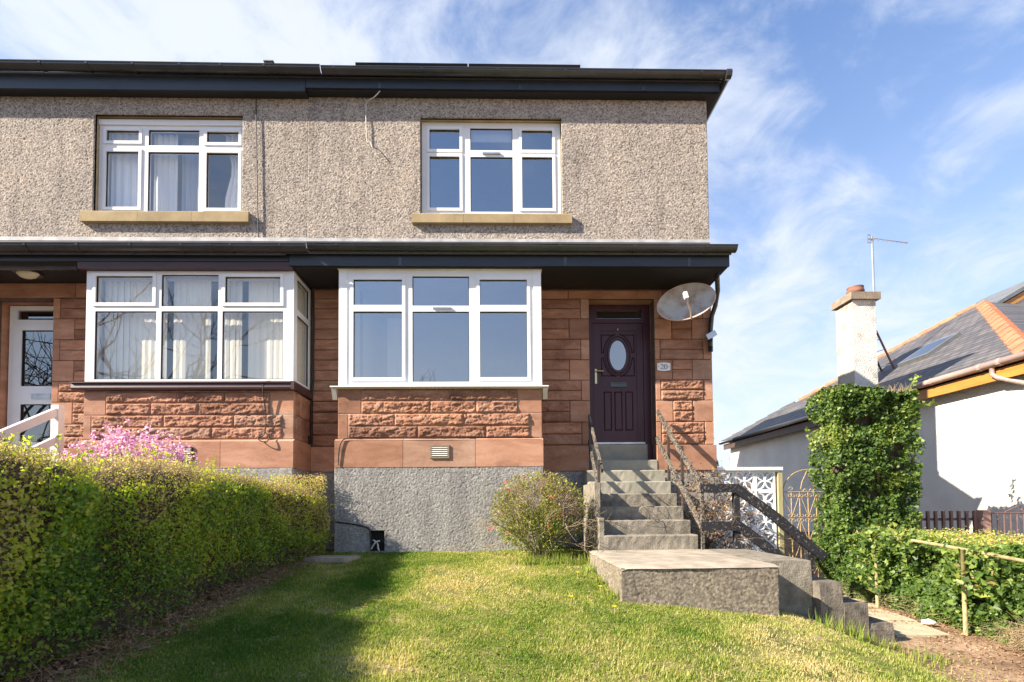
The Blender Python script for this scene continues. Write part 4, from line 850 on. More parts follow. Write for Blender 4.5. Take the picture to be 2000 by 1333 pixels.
for i in range(13): t = R(165 - i*18); c20.append((2.561 + 0.021*math.cos(t), 2.205 + 0.020*math.sin(t))); w20.append(0.004 + 0.008*math.sin(math.pi*i/12))
c20 += [(2.566, 2.180), (2.552, 2.167), (2.539, 2.155)]; w20 += [0.008, 0.005, 0.004]
mb = MB(); mb.add(*stroke(c20, w20)); mb.add(*stroke([(2.537,2.1535),(2.56,2.1545),(2.586,2.1535)], [0.006,0.009,0.008])); mb.add(*stroke([(2.584,2.156),(2.588,2.169)], [0.006,0.003])); mb.build('numeral', MAT['ink'], NP)
mb = MB(); z0 = []; zw = []
for i in range(25): t = 2*math.pi*i/24; z0.append((2.621 + 0.022*math.cos(t), 2.189 + 0.0375*math.sin(t))); zw.append(0.004 + 0.009*abs(math.cos(t)))
mb.add(*stroke(z0, zw)); mb.build('numeral', MAT['ink'], NP)
for x in (2.510, 2.672):
    mb = MB(); mb.add([(x,7.9725,2.179),(x+0.006,7.9725,2.188),(x,7.9725,2.197),(x-0.006,7.9725,2.188)], [(0,1,2,3)]); mb.build('fixing', MAT['ink'], NP)

DS = thing('satellite_dish', 'large rusty oval satellite dish under the eave right of the door', 'satellite dish', (2.83, 7.62, 3.1))
dn = Vector((-0.30, -0.93, 0.22)).normalized(); du = Vector((0.93, -0.27, 0.22)); du = (du - dn*du.dot(dn)).normalized(); dv = dn.cross(du).normalized()
if dv.z < 0: dv = -dv
dc = Vector((2.825, 7.60, 3.085)); nr, na = 8, 40; V = []; F = []
for side in (0, 1):
    for i in range(nr+1):
        for j in range(na):
            t = 2*math.pi*j/na; r = i/nr; p = dc + du*(0.425*r*math.cos(t)) + dv*(0.300*r*math.sin(t)) + dn*(0.085*r*r - 0.085 - 0.012*side); V.append(tuple(p))
def didx(s, i, j): return s*(nr+1)*na + i*na + j % na
for i in range(nr):
    for j in range(na): F += [(didx(0,i,j), didx(0,i+1,j), didx(0,i+1,j+1), didx(0,i,j+1)), (didx(1,i,j), didx(1,i,j+1), didx(1,i+1,j+1), didx(1,i+1,j))]
obj('reflector', V, F, MAT['dish'], DS, smooth=True)
mb = MB(); rim = [dc + du*(0.425*math.cos(2*math.pi*j/na)) + dv*(0.300*math.sin(2*math.pi*j/na)) + dn*(-0.008) for j in range(na+1)]; mb.tube(rim, 0.010, 6, False); mb.build('rim', MAT['dish_edge'], DS, True)
foc = dc + dn*0.32 - dv*0.13 - du*0.04
mb = MB(); mb.tube([dc - dv*0.30 - dn*0.03, dc - dv*0.27 + dn*0.12, foc - dv*0.03], 0.012, 6); mb.build('arm', MAT['dish_edge'], DS)
mb = MB(); mb.beam(foc - dv*0.03, foc + dv*0.075, 0.05, 0.045, (0,1,0)); mb.beam(foc + dv*0.045 - dn*0.0, foc + dv*0.045 - dn*0.07, 0.055, 0.055); mb.build('receiver', MAT['white_paint'], DS)
mb = MB(); mb.tube([dc - dn*0.10, dc - dn*0.18, (2.92, 7.93, 3.02), (2.92, 7.995, 3.02)], 0.02, 8); mb.build('wall_bracket', MAT['iron'], DS)

DP = MB(); DP.tube([(3.25,7.45,3.47),(3.29,7.55,3.42),(3.36,7.70,3.30),(3.385,7.86,3.12),(3.355,7.93,2.98),(3.335,7.94,2.75),(3.33,7.94,2.42)], 0.036, 10); tag(DP.build('downpipe', MAT['black_plastic'], None, True, (3.33,7.9,2.4)), 'black downpipe curving from the eave down the sandstone corner', 'downpipe')
FL = thing('floodlight', 'small floodlight fixed to the black downpipe at the house corner', 'light', (3.28, 7.85, 2.6))
mb = MB(); mb.beam((3.22,7.83,2.60),(3.36,7.83,2.68),0.07,0.085); mb.build('lamp_housing', MAT['steel'], FL); mb = MB(); mb.tube([(3.30,7.86,2.56),(3.31,7.90,2.50)],0.03,8); mb.build('sensor', MAT['black_plastic'], FL)
def cable(pts, r, m, label, sub=4):
    P = [Vector(p) for p in pts]; out = []
    for i in range(len(P)-1):
        p0 = P[max(i-1,0)]; p1 = P[i]; p2 = P[i+1]; p3 = P[min(i+2,len(P)-1)]
        for k in range(sub):
            t = k/sub; out.append(0.5*((2*p1) + (p2-p0)*t + (2*p0-5*p1+4*p2-p3)*t*t + (3*p1-p0-3*p2+p3)*t**3))
    out.append(P[-1]); mb = MB(); mb.tube(out, r, 5); o = mb.build('cable', MAT[m], None, True, tuple(P[0])); return tag(o, label, 'cable', )
cable([(-3.83,7.97,6.52),(-3.82,7.968,6.0),(-3.80,7.966,5.2),(-3.79,7.966,4.8),(-3.77,7.966,4.25)], 0.008, 'cable_black', 'black cable running down the grey harled wall between upstairs windows')
cable([(-1.85,7.86,6.54),(-1.95,7.90,6.47),(-2.08,7.96,6.44),(-2.10,7.965,6.30),(-2.09,7.962,6.0),(-2.08,7.962,5.80),(-2.02,7.95,5.77),(-1.99,7.90,5.66)], 0.008, 'cable_white', 'loose white wire hanging from the eave left of the upstairs window')
cable([(-2.91,7.965,3.40),(-2.90,7.965,2.9),(-2.905,7.965,2.4),(-2.90,7.965,2.0),(-2.925,7.95,1.7),(-2.92,7.93,1.35),(-2.915,7.92,1.05),(-2.93,7.88,0.98),(-2.93,7.86,1.1)], 0.014, 'cable_black', 'black cable in the corner between the two bay windows')
cable([(-3.25,7.258,1.80),(-3.36,7.27,1.74),(-3.33,7.31,1.3),(-3.35,7.30,1.05),(-3.42,7.26,0.98),(-3.30,7.24,0.93),(-3.26,7.26,1.0),(-3.33,7.28,1.08)], 0.008, 'cable_black', 'thin looped cable hanging on the stone below the left-hand bay')
cable([(0.55,7.29,0.985),(-0.2,7.285,0.992),(-1.0,7.285,0.980),(-1.8,7.285,0.995),(-2.15,7.285,0.99),(-2.27,7.275,0.90),(-2.30,7.28,0.60)], 0.0085, 'cable_black', 'black cable laid along the plinth under the white bay window')
cable([(-2.34,7.29,-0.20),(-2.05,7.285,-0.24),(-1.90,7.285,-0.28),(-1.84,7.285,-0.36),(-1.83,7.28,-0.55)], 0.010, 'cable_black', 'black cable leading into the drain hole at the foot of the bay')
for pts in ([(-1.80,7.27,-0.46),(-1.74,7.25,-0.50),(-1.72,7.23,-0.58),(-1.70,7.20,-0.60)], [(-1.82,7.25,-0.58),(-1.76,7.23,-0.49),(-1.70,7.24,-0.47)]):
    cable(pts, 0.012, 'cable_white', 'white cable end drooping from the drain hole to the grass' if pts[0][0] > -1.81 else 'white cable end bent upward across the drain hole')

# ================================================================== screen block wall, side gate
SW = thing('screen_block_wall', 'white pierced screen block wall joining the house corner', 'wall', (3.9, 8.05, -1.3))
def screen_block(s=0.325, t=0.09):
    """square block pierced by a four-petal flower: built from its solid bars"""
    mb = MB(); h = s/2 - 0.0015; r = 0.026
    for a, b, c, d in ((-h, h, h-r, h), (-h, h, -h, -h+r), (-h, -h+r, -h+r, h-r), (h-r, h, -h+r, h-r)): mb.box(a, b, 0, t, c, d)
    q = h - r
    def band(pts, w):
        n = len(pts); V = []
        for i, p in enumerate(pts):
            d = Vector(pts[min(i+1, n-1)]) - Vector(pts[max(i-1, 0)]); d.normalize(); k = Vector((-d.y, d.x))*w/2
            for y in (0.004, t-0.004): V += [(p[0]+k.x, y, p[1]+k.y), (p[0]-k.x, y, p[1]-k.y)]
        F = []
        for i in range(n-1):
            o = 4*i; F += [(o, o+4, o+5, o+1), (o+2, o+3, o+7, o+6), (o, o+2, o+6, o+4), (o+1, o+5, o+7, o+3)]
        mb.add(V, F)
    for sx in (-1, 1):
        for sz in (-1, 1):                                        # two arcs bound each diagonal petal
            for side in (-1, 1):
                pts = []
                for i in range(8):
                    u = i/7; along = u*q*1.02; off = side*0.046*math.sin(math.pi*u); pts.append((sx*(along) - sz*sx*off*0.7*sz, sz*(along) + off*0.7*sx*sz*sx))
                band([(p[0], p[1]) for p in pts], 0.017)
    return mb
bl = screen_block(); bm0 = fast_mesh('screen_block', bl.v, bl.f); bm0.materials.append(MAT['screen_paint'])
for j in range(6):
    for i in range(3):
        o = bpy.data.objects.new('screen_block', bm0); C.objects.link(o); o.parent = SW; o.location = (3.555 + 0.3265*i - 3.9, 0.0, 0.373 - 0.3265*j + 1.3)
mb = MB(); mb.box(3.38, 4.47, 8.00, 8.18, 0.541, 0.592); mb.build('coping', MAT['screen_paint'], SW)
GT = thing('side_gate', 'ornate wrought iron side gate with arched top in old gold paint', 'gate', (4.8, 8.05, -1.3))
GP = MB(); GP.box(4.40, 4.47, 8.02, 8.11, -1.4, 0.515); tag(GP.build('gate_post', MAT['green_wood'], None, False, (4.43, 8.06, -1.3)), 'weathered timber post between screen block wall and iron gate', 'post')
gy_ = 8.06; gb = MB(); gx0, gx1 = 4.49, 5.30; zb_, zt_ = -1.22, 0.195
def bar(p, r=0.008, name='bar'): m_ = MB(); m_.tube(p, r, 6); return m_.build(name, MAT['gold_paint'], GT)
for x in (gx0, gx1): bar([(x, gy_, zb_), (x, gy_, zt_)], 0.011, 'stile')
for z in (zt_, zb_, -0.55): bar([(gx0, gy_, z), (gx1, gy_, z)], 0.009, 'rail')
cxg = (gx0+gx1)/2; bar([(cxg + (gx1-gx0)/2*math.cos(math.pi*i/16), gy_, zt_ - 0.02 + 0.375*math.sin(math.pi*i/16)) for i in range(17)], 0.010, 'arch')
xsb = [gx0 + (gx1-gx0)*k/6 for k in range(1, 6)]
for x in xsb: bar([(x, gy_, zb_), (x, gy_, zt_)], 0.0075)
xs_all = [gx0] + xsb + [gx1]
for row, (za, zm) in enumerate(((0.17, -0.20), (-0.60, -0.24), (-0.60, -0.95), (-1.2, -0.98))):   # lattice of slender diagonals
    for k in range(6):
        a, b = xs_all[k], xs_all[k+1]
        if (k + row//1) % 2 == 0: bar([(a, gy_-0.006, za), (b, gy_-0.006, zm)], 0.0045, 'diagonal')
        else: bar([(a, gy_-0.006, zm), (b, gy_-0.006, za)], 0.0045, 'diagonal')
def scroll(x, z, r, s, t):
    pts = []
    for i in range(15):
        a = s*(i/14)*1.6*math.pi; rr = r*(1 - 0.55*i/14); pts.append((x + t*(r - rr*math.cos(a)), gy_-0.008, z + rr*math.sin(a)*1.0))
    bar(pts, 0.005, 'scroll')
for x in xsb:
    for z, s in ((0.14, -1), (-0.18, -1), (-0.26, 1), (-0.92, -1)):
        for t in (-1, 1): scroll(x, z, 0.032, s, t)
for t in (-1, 1):
    bar([(cxg, gy_, zt_+0.345), (cxg + t*0.09, gy_, zt_+0.16), (cxg + t*0.115, gy_, zt_+0.05), (cxg + t*0.08, gy_, zt_+0.015), (cxg + t*0.045, gy_, zt_+0.05), (cxg + t*0.02, gy_, zt_+0.02)], 0.007, 'scroll'); scroll(cxg + t*0.31, zt_+0.05, 0.035, 1, -t)

# ================================================================== bungalow on the right
B = thing('bungalow', 'white harled bungalow with hipped slate roof on the right', 'house', (8.6, 13.3, -1.3))
bx0, bx1, by0, by1, be = 8.60, 17.8, 8.05, 18.9, 2.28
mb = MB(); mb.box(bx0, bx1, by0, by1, -1.5, be); mb.build('wall', MAT['render_white'], B)
ax, ay, az = 13.05, 13.45, 5.40; ex0, ex1, ey0, ey1 = 8.32, 17.9, 7.75, 19.1; ez = 2.33
RF = MB(); RF.add([(ex0,ey0,ez),(ex1,ey0,ez),(ex1,ey1,ez),(ex0,ey1,ez),(ax,ay-0.15,az),(ax,ay+0.15,az)], [(0,1,4),(1,2,5,4),(2,3,5),(3,0,4,5),(0,3,2,1)]); RF = RF.build('roof', MAT['slate_roof'], B)
def lerp(a, b, t): return tuple(a[i] + (b[i]-a[i])*t for i in range(3))
def hip(a, b, n, w, m, name, parent):
    a = Vector(a); b = Vector(b); d = (b-a).normalized(); sx = d.cross(Vector((0,0,1))).normalized(); u = sx.cross(d).normalized(); L = (b-a).length/n
    for i in range(n):
        p = a + d*(L*i) + u*0.015; q = a + d*(L*(i+1.06)) + u*0.045; V = []
        for c, o in ((p, 1.0), (q, 0.92)):
            for k in range(5):
                t = (k/4-0.5)*2; V.append(tuple(c + sx*(w*t*o) + u*(0.05*(1-t*t) - 0.45*w*abs(t))))
        V += [tuple(Vector(v) - u*0.03) for v in V]
        F = [(k, k+1, 5+k+1, 5+k) for k in range(4)] + [(10+k, 15+k, 15+k+1, 10+k+1) for k in range(4)] + [(k, 10+k, 10+k+1, k+1) for k in range(4)] + [(5+k, 5+k+1, 15+k+1, 15+k) for k in range(4)] + [(0,5,15,10), (4,14,19,9)]
        obj(name, V, F, m, parent)
hip((ax,ay-0.1,az), lerp((ax,ay,az), (ex0,ey0,ez), 0.97), 16, 0.17, MAT['terracotta'], 'hip_tile', RF)
hip((ax,ay+0.1,az), lerp((ax,ay,az), (ex0,ey1,ez), 0.62), 11, 0.075, MAT['terracotta'], 'hip_tile', RF)
hip(lerp((ax,ay,az), (ex0,ey1,ez), 0.64), (ex0+0.05,ey1-0.05,ez), 6, 0.08, MAT['slate'], 'hip_flashing', RF)
# skylight: lies on the slope facing -X
def roofz(x): return ez + (x-ex0)*(az-ez)/(ax-ex0)
sk = MB(); sl_ = (az-ez)/(ax-ex0)
def onroof(x, y, o): n_ = Vector((-sl_, 0, 1)).normalized(); p = Vector((x, y, roofz(x))) + n_*o; return tuple(p)
x0_, x1_, y0_, y1_ = 9.95, 10.75, 11.55, 12.45
for o_, nm, m_, i_ in ((0.09, 'skylight_frame', 'lead', 0.0),):
    v = [onroof(x, y, o) for o in (0.0, o_) for x, y in ((x0_,y0_),(x1_,y0_),(x1_,y1_),(x0_,y1_))]; sk.add(v, [(4,5,6,7),(0,1,5,4),(1,2,6,5),(2,3,7,6),(3,0,4,7)])
sk = sk.build('skylight', MAT['lead'], RF)
mb = MB(); mb.add([onroof(x, y, 0.094) for x, y in ((x0_+0.07,y0_+0.07),(x1_-0.07,y0_+0.07),(x1_-0.07,y1_-0.07),(x0_+0.07,y1_-0.07))], [(0,1,2,3)]); mb.build('skylight_glass', MAT['glass_oval'], B)
# dormer behind the hip
gab = [(13.22,5.12),(14.8,6.02),(16.4,5.12)]
mb = MB(); mb.prism([(13.5,4.6),(13.5,5.2),(14.8,5.92),(16.1,5.2),(16.1,4.6)], 13.30, 15.2, 'y'); mb.build('dormer', MAT['render_white'], B)
mb = MB(); mb.prism([(13.10,5.16),(14.8,6.12),(16.5,5.16),(16.5,5.26),(14.8,6.24),(13.10,5.26)], 13.12, 15.2, 'y'); mb.build('dormer_roof', MAT['lead'], B)
mb = MB(); mb.prism([(13.24,5.02),(14.8,5.90),(16.36,5.02),(16.36,5.20),(14.8,6.09),(13.24,5.20)], 13.16, 13.20, 'y'); mb.build('dormer_fascia', MAT['orange_wood'], B)
# eaves
mb = MB(); mb.box(8.38, 8.42, 7.80, 13.2, 2.06, 2.25); mb.build('fascia_board', MAT['orange_wood'], B)
mb = MB(); mb.box(8.38, 8.42, 13.21, 19.0, 2.06, 2.25); mb.build('fascia_board', MAT['brown_wood'], B)
mb = MB(); mb.box(8.421, 8.60, 7.80, 19.0, 2.10, 2.13); mb.build('soffit_board', MAT['brown_wood'], B)
mb = MB(); mb.tube([(8.315, 7.7, 2.335), (8.315, 11.6, 2.33)], 0.062, 10); gp = mb.build('gutter', MAT['gutter_pink'], B, True)
for y in (8.25, 8.6, 9.6, 10.6):
    mb = MB(); mb.tube([(8.315,y-0.03,2.335),(8.315,y+0.03,2.335)], 0.070, 10); mb.build('bracket', MAT['gutter_pink'], gp)
mb = MB(); mb.tube([(8.315, 11.61, 2.33), (8.315, 19.15, 2.325)], 0.062, 10); mb.build('gutter', MAT['black_plastic'], B, True)
mb = MB(); mb.tube([(8.33,8.42,2.30),(8.33,8.42,2.17),(8.36,8.36,2.10),(8.52,8.05,1.93),(8.55,8.0,1.85),(8.55,8.0,-1.3)], 0.038, 10); mb.build('downpipe', MAT['gutter_pink'], B, True)
# chimney on the wall head
CH = MB(); CH.box(8.72, 9.30, 12.30, 12.92, 2.2, 5.03); CH = CH.build('chimney', MAT['chimney_render'], B)
mb = MB(); mb.box(8.712, 8.719, 12.302, 12.918, 2.2, 5.028); mb.build('chimney_face', MAT['chimney_smooth'], CH)
for x0, x1, y0, y1 in ((8.64, 9.01, 12.22, 12.61), (9.015, 9.38, 12.22, 12.61), (8.64, 9.01, 12.615, 13.0), (9.015, 9.38, 12.615, 13.0)):
    mb = MB(); mb.box(x0, x1, y0, y1, 5.032, 5.21); mb.build('cap_stone', MAT['cap_stone'], CH)
PT = MB(); PT.tube([(9.0,12.58,5.212),(9.0,12.58,5.26),(9.0,12.58,5.275),(9.0,12.58,5.30),(9.0,12.58,5.31),(9.0,12.58,5.37),(9.0,12.58,5.38),(9.0,12.58,5.44),(9.0,12.58,5.46),(9.0,12.58,5.47)], [0.20,0.20,0.185,0.185,0.20,0.20,0.185,0.185,0.19,0.12], 16); PT.build('chimney_pot', MAT['pot'], CH, True)
LDR = thing('roof_ladder', 'rusty iron ladder stay leaning from the slates to the chimney', 'ladder', (9.6, 12.7, 3.2))
ra = (9.31, 12.62, 4.86); rb = (9.93, 12.58, roofz(9.93)+0.02); rc = (9.44, 13.2, 4.95); rd = (10.07, 13.18, roofz(10.07)+0.02)
mb = MB(); mb.tube([ra, rb], 0.024, 6); mb.build('rail', MAT['pot'], LDR); mb = MB(); mb.tube([rc, rd], 0.024, 6); mb.build('rail', MAT['iron'], LDR)
for t in (0.25, 0.48, 0.68, 0.97):
    mb = MB(); mb.tube([lerp(ra, rb, t*0.9+0.05), lerp(rc, rd, t*0.9+0.05)], 0.011, 5); mb.build('rung', MAT['steel'], LDR)
AN = thing('tv_aerial', 'slim television aerial on a tall pole beside the chimney', 'aerial', (9.55, 12.6, 4.6))
mb = MB(); mb.tube([(9.50,12.60,4.55),(9.49,12.60,6.80)], 0.026, 8); mb.build('pole', MAT['steel'], AN)
mb = MB(); mb.tube([(9.40,12.6,6.72),(9.55,12.55,6.71),(10.25,12.40,6.52)], 0.012, 5); mb.build('boom', MAT['steel'], AN)
for k in range(9):
    t = k/8; c = Vector((9.42,12.59,6.715)).lerp(Vector((10.22,12.41,6.53)), t); l = 0.13 - 0.06*t; mb = MB(); mb.tube([tuple(c + Vector((0.05,0.25,0))*l*2), tuple(c - Vector((0.05,0.25,0))*l*2)], 0.006, 4); mb.build('element', MAT['steel'], AN)
mb = MB(); mb.plate(9.36, 9.44, 6.62, 6.84, [(9.37,9.43,6.64,6.72),(9.37,9.43,6.74,6.82)], 12.58, 12.60); mb.build('reflector', MAT['steel'], AN)

# ================================================================== fence, gate, handrail, path at the right
FN = thing('picket_fence', 'low brown paling fence in front of the white bungalow', 'fence', (7.0, 7.9, -1.3))
fy = 7.9
p0 = None
for k in range(10):
    x = 6.30 + k*0.124 + (0.0 if k else 0)
    if p0 is None: mb = MB(); mb.box(x-0.019, x+0.019, fy-0.04, fy-0.005, -1.35, -0.125); p0 = mb.build('paling', MAT['brown_metal'], FN)
    else: dup(p0, FN, (k*0.124, 0, 0))
for z in (-0.255, -1.1): mb = MB(); mb.box(6.2, 7.50, fy, fy+0.03, z-0.02, z+0.018); mb.build('rail', MAT['brown_metal'], FN)
mb = MB(); mb.box(7.52, 7.645, fy-0.06, fy+0.06, -1.4, -0.115); tag(mb.build('gate_post', MAT['brown_post'], None, False, (7.58, fy, -1.3)), 'square brown gate post between the paling fence and metal gate', 'post')
IG = thing('metal_gate', 'low brown metal gate with scrolled top at the right edge', 'gate', (8.1, 7.9, -1.3))
mb = MB(); mb.tube([(7.70,fy,-1.3),(7.70,fy,-0.165)], 0.018, 6); mb.build('stile', MAT['brown_metal'], IG)
for k in range(8): mb = MB(); x = 7.81 + k*0.105; mb.tube([(x,fy,-1.25),(x,fy,-0.17)], 0.010, 6); mb.build('bar', MAT['brown_metal'], IG)
mb = MB(); mb.tube([(7.69,fy,-0.165),(8.7,fy,-0.17)], 0.011, 6); mb.build('rail', MAT['brown_metal'], IG)
mb = MB(); mb.tube([(7.93,fy,-0.15),(8.08,fy,-0.085),(8.16,fy,-0.06),(8.21,fy,-0.08),(8.20,fy,-0.13),(8.16,fy,-0.12)], 0.009, 6); mb.build('scroll', MAT['brown_metal'], IG)
mb = MB(); mb.tube([(8.17,fy,-0.75),(8.28,fy,-0.3)], 0.009, 6); mb.build('brace', MAT['brown_metal'], IG)
mb = MB(); mb.tube([(7.64,fy,-0.20),(7.70,fy,-0.20)], 0.014, 6); mb.build('hinge', MAT['iron'], IG)
BL = MB(); BL.box(6.05, 6.45, 8.15, 8.5, -1.3, -0.40, 0.03); tag(BL.build('plastic_bin', MAT['blue_plastic'], None, False, (6.2, 8.3, -1.3)), 'blue plastic bin half hidden behind the brown paling fence', 'bin')
YR = thing('tube_handrail', 'pale yellow tubular handrail along the ivy hedge', 'handrail', (4.68, 5.5, -1.3))
mb = MB(); mb.tube([(4.72,6.45,-0.375),(4.68,5.06,-0.475),(4.64,3.4,-0.62)], 0.018, 10); mb.build('top_tube', MAT['yellow_post'], YR, True)
for y, x, zt_ in ((6.38, 4.72, -0.38), (5.06, 4.63, -0.47), (3.5, 4.64, -0.62)):
    mb = MB(); mb.tube([(x,y,g1(x, y)-0.1),(x,y,zt_)], 0.020, 10); mb.build('post', MAT['yellow_post'], YR, True)
def slabobj(name, pts, z0, th, m, label):
    mb = MB(); mb.prism(pts, z0-th, z0, 'z'); return tag(mb.build(name, MAT[m], None, False, (pts[0][0], pts[0][1], z0)), label, 'paving slab')
slabobj('paving_slab', [(3.98,5.75),(4.60,5.62),(4.68,6.25),(4.05,6.38)], -1.300, 0.05, 'paving', 'pale paving slab on the path nearer the iron gate')
slabobj('paving_slab', [(3.90,5.02),(4.44,5.02),(4.56,5.58),(3.97,5.70)], -1.304, 0.05, 'paving', 'pale paving slab on the path beside the side steps')
slabobj('paving_slab', [(4.1,6.45),(4.75,6.4),(5.2,7.9),(4.5,7.95)], -1.296, 0.05, 'paving', 'pale paving slab just in front of the iron gate')
mb = MB(); v = [(-2.52,6.60),(-1.98,6.52),(-1.86,6.83),(-2.40,6.95)]; zs_ = [g1(x, y)+0.035 for x, y in v]; zz_ = max(zs_); mb.prism(v, zz_-0.06, zz_, 'z'); tag(mb.build('paving_slab', MAT['concrete_top'], None, False, (-2.2,6.7,zz_)), 'small grey slab in the grass at the end of the hedge', 'paving slab')
# crumpled paper
pp = []; 
for i in range(12): a = 2*math.pi*i/12; pp.append((4.56 + 0.085*math.cos(a)*random.uniform(0.6, 1.1), 5.42 + 0.05*math.sin(a)*random.uniform(0.6, 1.2), -1.29 + random.uniform(0, 0.035)))
V = pp + [(4.56, 5.42, -1.235)]; tag(obj('paper_scrap', V, [(i, (i+1) % 12, 12) for i in range(12)], MAT['white_paint'], None, origin=(4.56,5.42,-1.3)), 'scrap of white paper on the path by the ivy', 'litter')

# ================================================================== vegetation
def leaf_cloud(P, Nn, size, shape='oval', rs=None, curl=0.25, flat=0.55):
    """P points, Nn outward directions, size per leaf; each leaf is a folded blade"""
    rs = rs or np.random.default_rng(3); n = len(P); size = np.broadcast_to(size, n).reshape(n, 1)
    d = rs.normal(size=(n, 3)); d /= np.linalg.norm(d, axis=1, keepdims=True)
    nz = Nn*flat + d*(1-flat)*1.2; nz /= np.linalg.norm(nz, axis=1, keepdims=True) + 1e-9
    t = np.cross(nz, rs.normal(size=(n, 3))); t /= np.linalg.norm(t, axis=1, keepdims=True) + 1e-9; b = np.cross(nz, t)
    if shape == 'oval':
        T = [(-0.5, 0, 0), (-0.05, 0.30, curl*0.5), (0.5, 0, 0.05), (-0.05, -0.30, curl*0.5), (0.0, 0, 0)]; Fl = [(0, 4, 1), (4, 2, 1), (0, 3, 4), (4, 3, 2)]
    elif shape == 'ivy':
        T = [(-0.42, 0, 0), (-0.22, 0.46, 0.10), (0.12, 0.25, 0.06), (0.56, 0, -0.08), (0.12, -0.25, 0.06), (-0.22, -0.46, 0.10)]; Fl = [(0, 3, 2), (0, 2, 1), (0, 4, 3), (0, 5, 4)]
    else:
        T = [(-0.5, -0.12, 0), (-0.5, 0.12, 0), (0.5, 0, 0.05)]; Fl = [(0, 1, 2)]
    k = len(T); V = np.zeros((n, k, 3))
    for i, (a, c, e) in enumerate(T): V[:, i] = P + size*(t*a + b*c + nz*e)
    F = (np.arange(n)[:, None, None]*k + np.array(Fl)[None]).reshape(-1, 3)
    return V.reshape(-1, 3), F, k
def twigs(P, D, L, r, rs=None):
    n = len(P); rs = rs or np.random.default_rng(4); L = np.broadcast_to(L, n).reshape(n, 1)
    D = D/ (np.linalg.norm(D, axis=1, keepdims=True)+1e-9); s = np.cross(D, rs.normal(size=(n, 3))); s /= np.linalg.norm(s, axis=1, keepdims=True)+1e-9; u = np.cross(D, s)
    V = np.zeros((n, 6, 3))
    for i in range(3):
        a = 2*math.pi*i/3; o = (s*math.cos(a) + u*math.sin(a))*r; V[:, i] = P + o; V[:, 3+i] = P + D*L + o*0.5
    F = (np.arange(n)[:, None, None]*6 + np.array([(0,1,4,3),(1,2,5,4),(2,0,3,5)])[None]).reshape(-1, 4); return V.reshape(-1, 3), F
def core(name, fn, m, parent, nu=40, nv=24):
    V = []; F = []
    for j in range(nv+1):
        for i in range(nu): V.append(fn(i/nu, j/nv))
    for j in range(nv):
        for i in range(nu): F.append((j*nu+i, j*nu+(i+1) % nu, (j+1)*nu+(i+1) % nu, (j+1)*nu+i))
    return obj(name, V, F, m, parent, smooth=True)

# ---- lawn
rs = np.random.default_rng(21); n = 420000
Yg = 2.3 + (7.35-2.3)*rs.random(n)**1.35; Xg = rs.uniform(-3.1, 4.1, n)
keep = np.abs(Xg) < (1.08*Yg + 0.3)
edge = -2.56 + 0.55*(fbm(Yg*1.7, Yg*0+3, 5)-0.5) - 0.25*sstep(5.5, 7, Yg)
soilp = fbm(Xg*3, Yg*3, 40, 3)
keep &= (Xg > edge) | ((Xg > edge-0.5) & (soilp > 0.62))
keep &= ~((Xg > 1.06) & (Xg < 2.53) & (Yg > 4.60)); keep &= ~((Xg > 2.4) & (Yg > 4.81)); keep &= ~((Xg > 1.2) & (Yg > 6.3))
pathm = fbm(Xg*2.2, Yg*2.2, 60, 3); bank = (Xg > 2.75 + 0.5*(pathm-0.5)); keep &= ~(bank & (rs.random(n) < 0.55 + 0.4*sstep(3.0, 3.6, Xg)))
line = np.abs((Xg - 2.47) - (4.45 - Yg)*0.12); keep &= ~(line < 0.035)
dry = fbm(Xg*1.5 + 7, Yg*1.5, 77, 4); dry2 = fbm(Xg*6, Yg*6, 78, 3); bare = (dry2 > 0.60) & (dry > 0.46) & (Xg > -1.6); keep &= ~(bare & (rs.random(n) < 0.75))
Xg, Yg, dry, dry2 = Xg[keep], Yg[keep], dry[keep], dry2[keep]; n = len(Xg); Zg = G(Xg, Yg)
tuft = fbm(Xg*3.1, Yg*3.1, 90, 3); L = (0.012 + 0.024*rs.random(n)**1.6) * (0.65 + 0.9*np.clip(tuft-0.3, 0, 1)); L *= np.where((Yg > 6.9) & (Xg > 0.0), 1.6, 1.0)
az_ = rs.random(n)*2*math.pi; lean = 0.25 + 0.75*rs.random(n); w = 0.0022 + 0.0018*rs.random(n) + 0.0004*Yg
dx_, dy_ = np.cos(az_), np.sin(az_); V = np.zeros((n, 3, 3)); tip = np.stack([Xg + dx_*L*lean, Yg + dy_*L*lean, Zg + L], 1)
V[:, 0] = np.stack([Xg - dy_*w, Yg + dx_*w, Zg-0.004], 1); V[:, 1] = np.stack([Xg + dy_*w, Yg - dx_*w, Zg-0.004], 1); V[:, 2] = tip
gt = np.clip(0.26 + 1.15*(dry-0.24) + 0.35*(dry2-0.5) + 0.18*rs.normal(size=n) + 0.10*sstep(0.5, 2.5, Xg) - 0.22*(1-sstep(-1.6, -0.4, Xg)), 0, 1)
stuff(tag(obj('lawn_grass', V.reshape(-1, 3), np.arange(n*3).reshape(-1, 3), MAT['grass'], None, attr=np.repeat(gt, 3)), 'short green lawn with dry straw-coloured patches', 'grass'))
nw_ = 5200; Xw = rs.uniform(-2.3, 3.0, nw_); Yw = rs.uniform(2.6, 7.2, nw_); pw = fbm(Xw*2.4, Yw*2.4, 301, 3); kw = (pw > 0.60) & ~((Xw > 1.0) & (Yw > 4.55)); Xw, Yw = Xw[kw], Yw[kw]; P = np.stack([Xw, Yw, G(Xw, Yw) + 0.016 + 0.008*rs.random(len(Xw))], 1); V, F, k = leaf_cloud(P, np.tile((0, 0, 1.0), (len(P), 1)), 0.018 + 0.022*rs.random(len(P)), 'oval', rs, 0.3, 0.7)
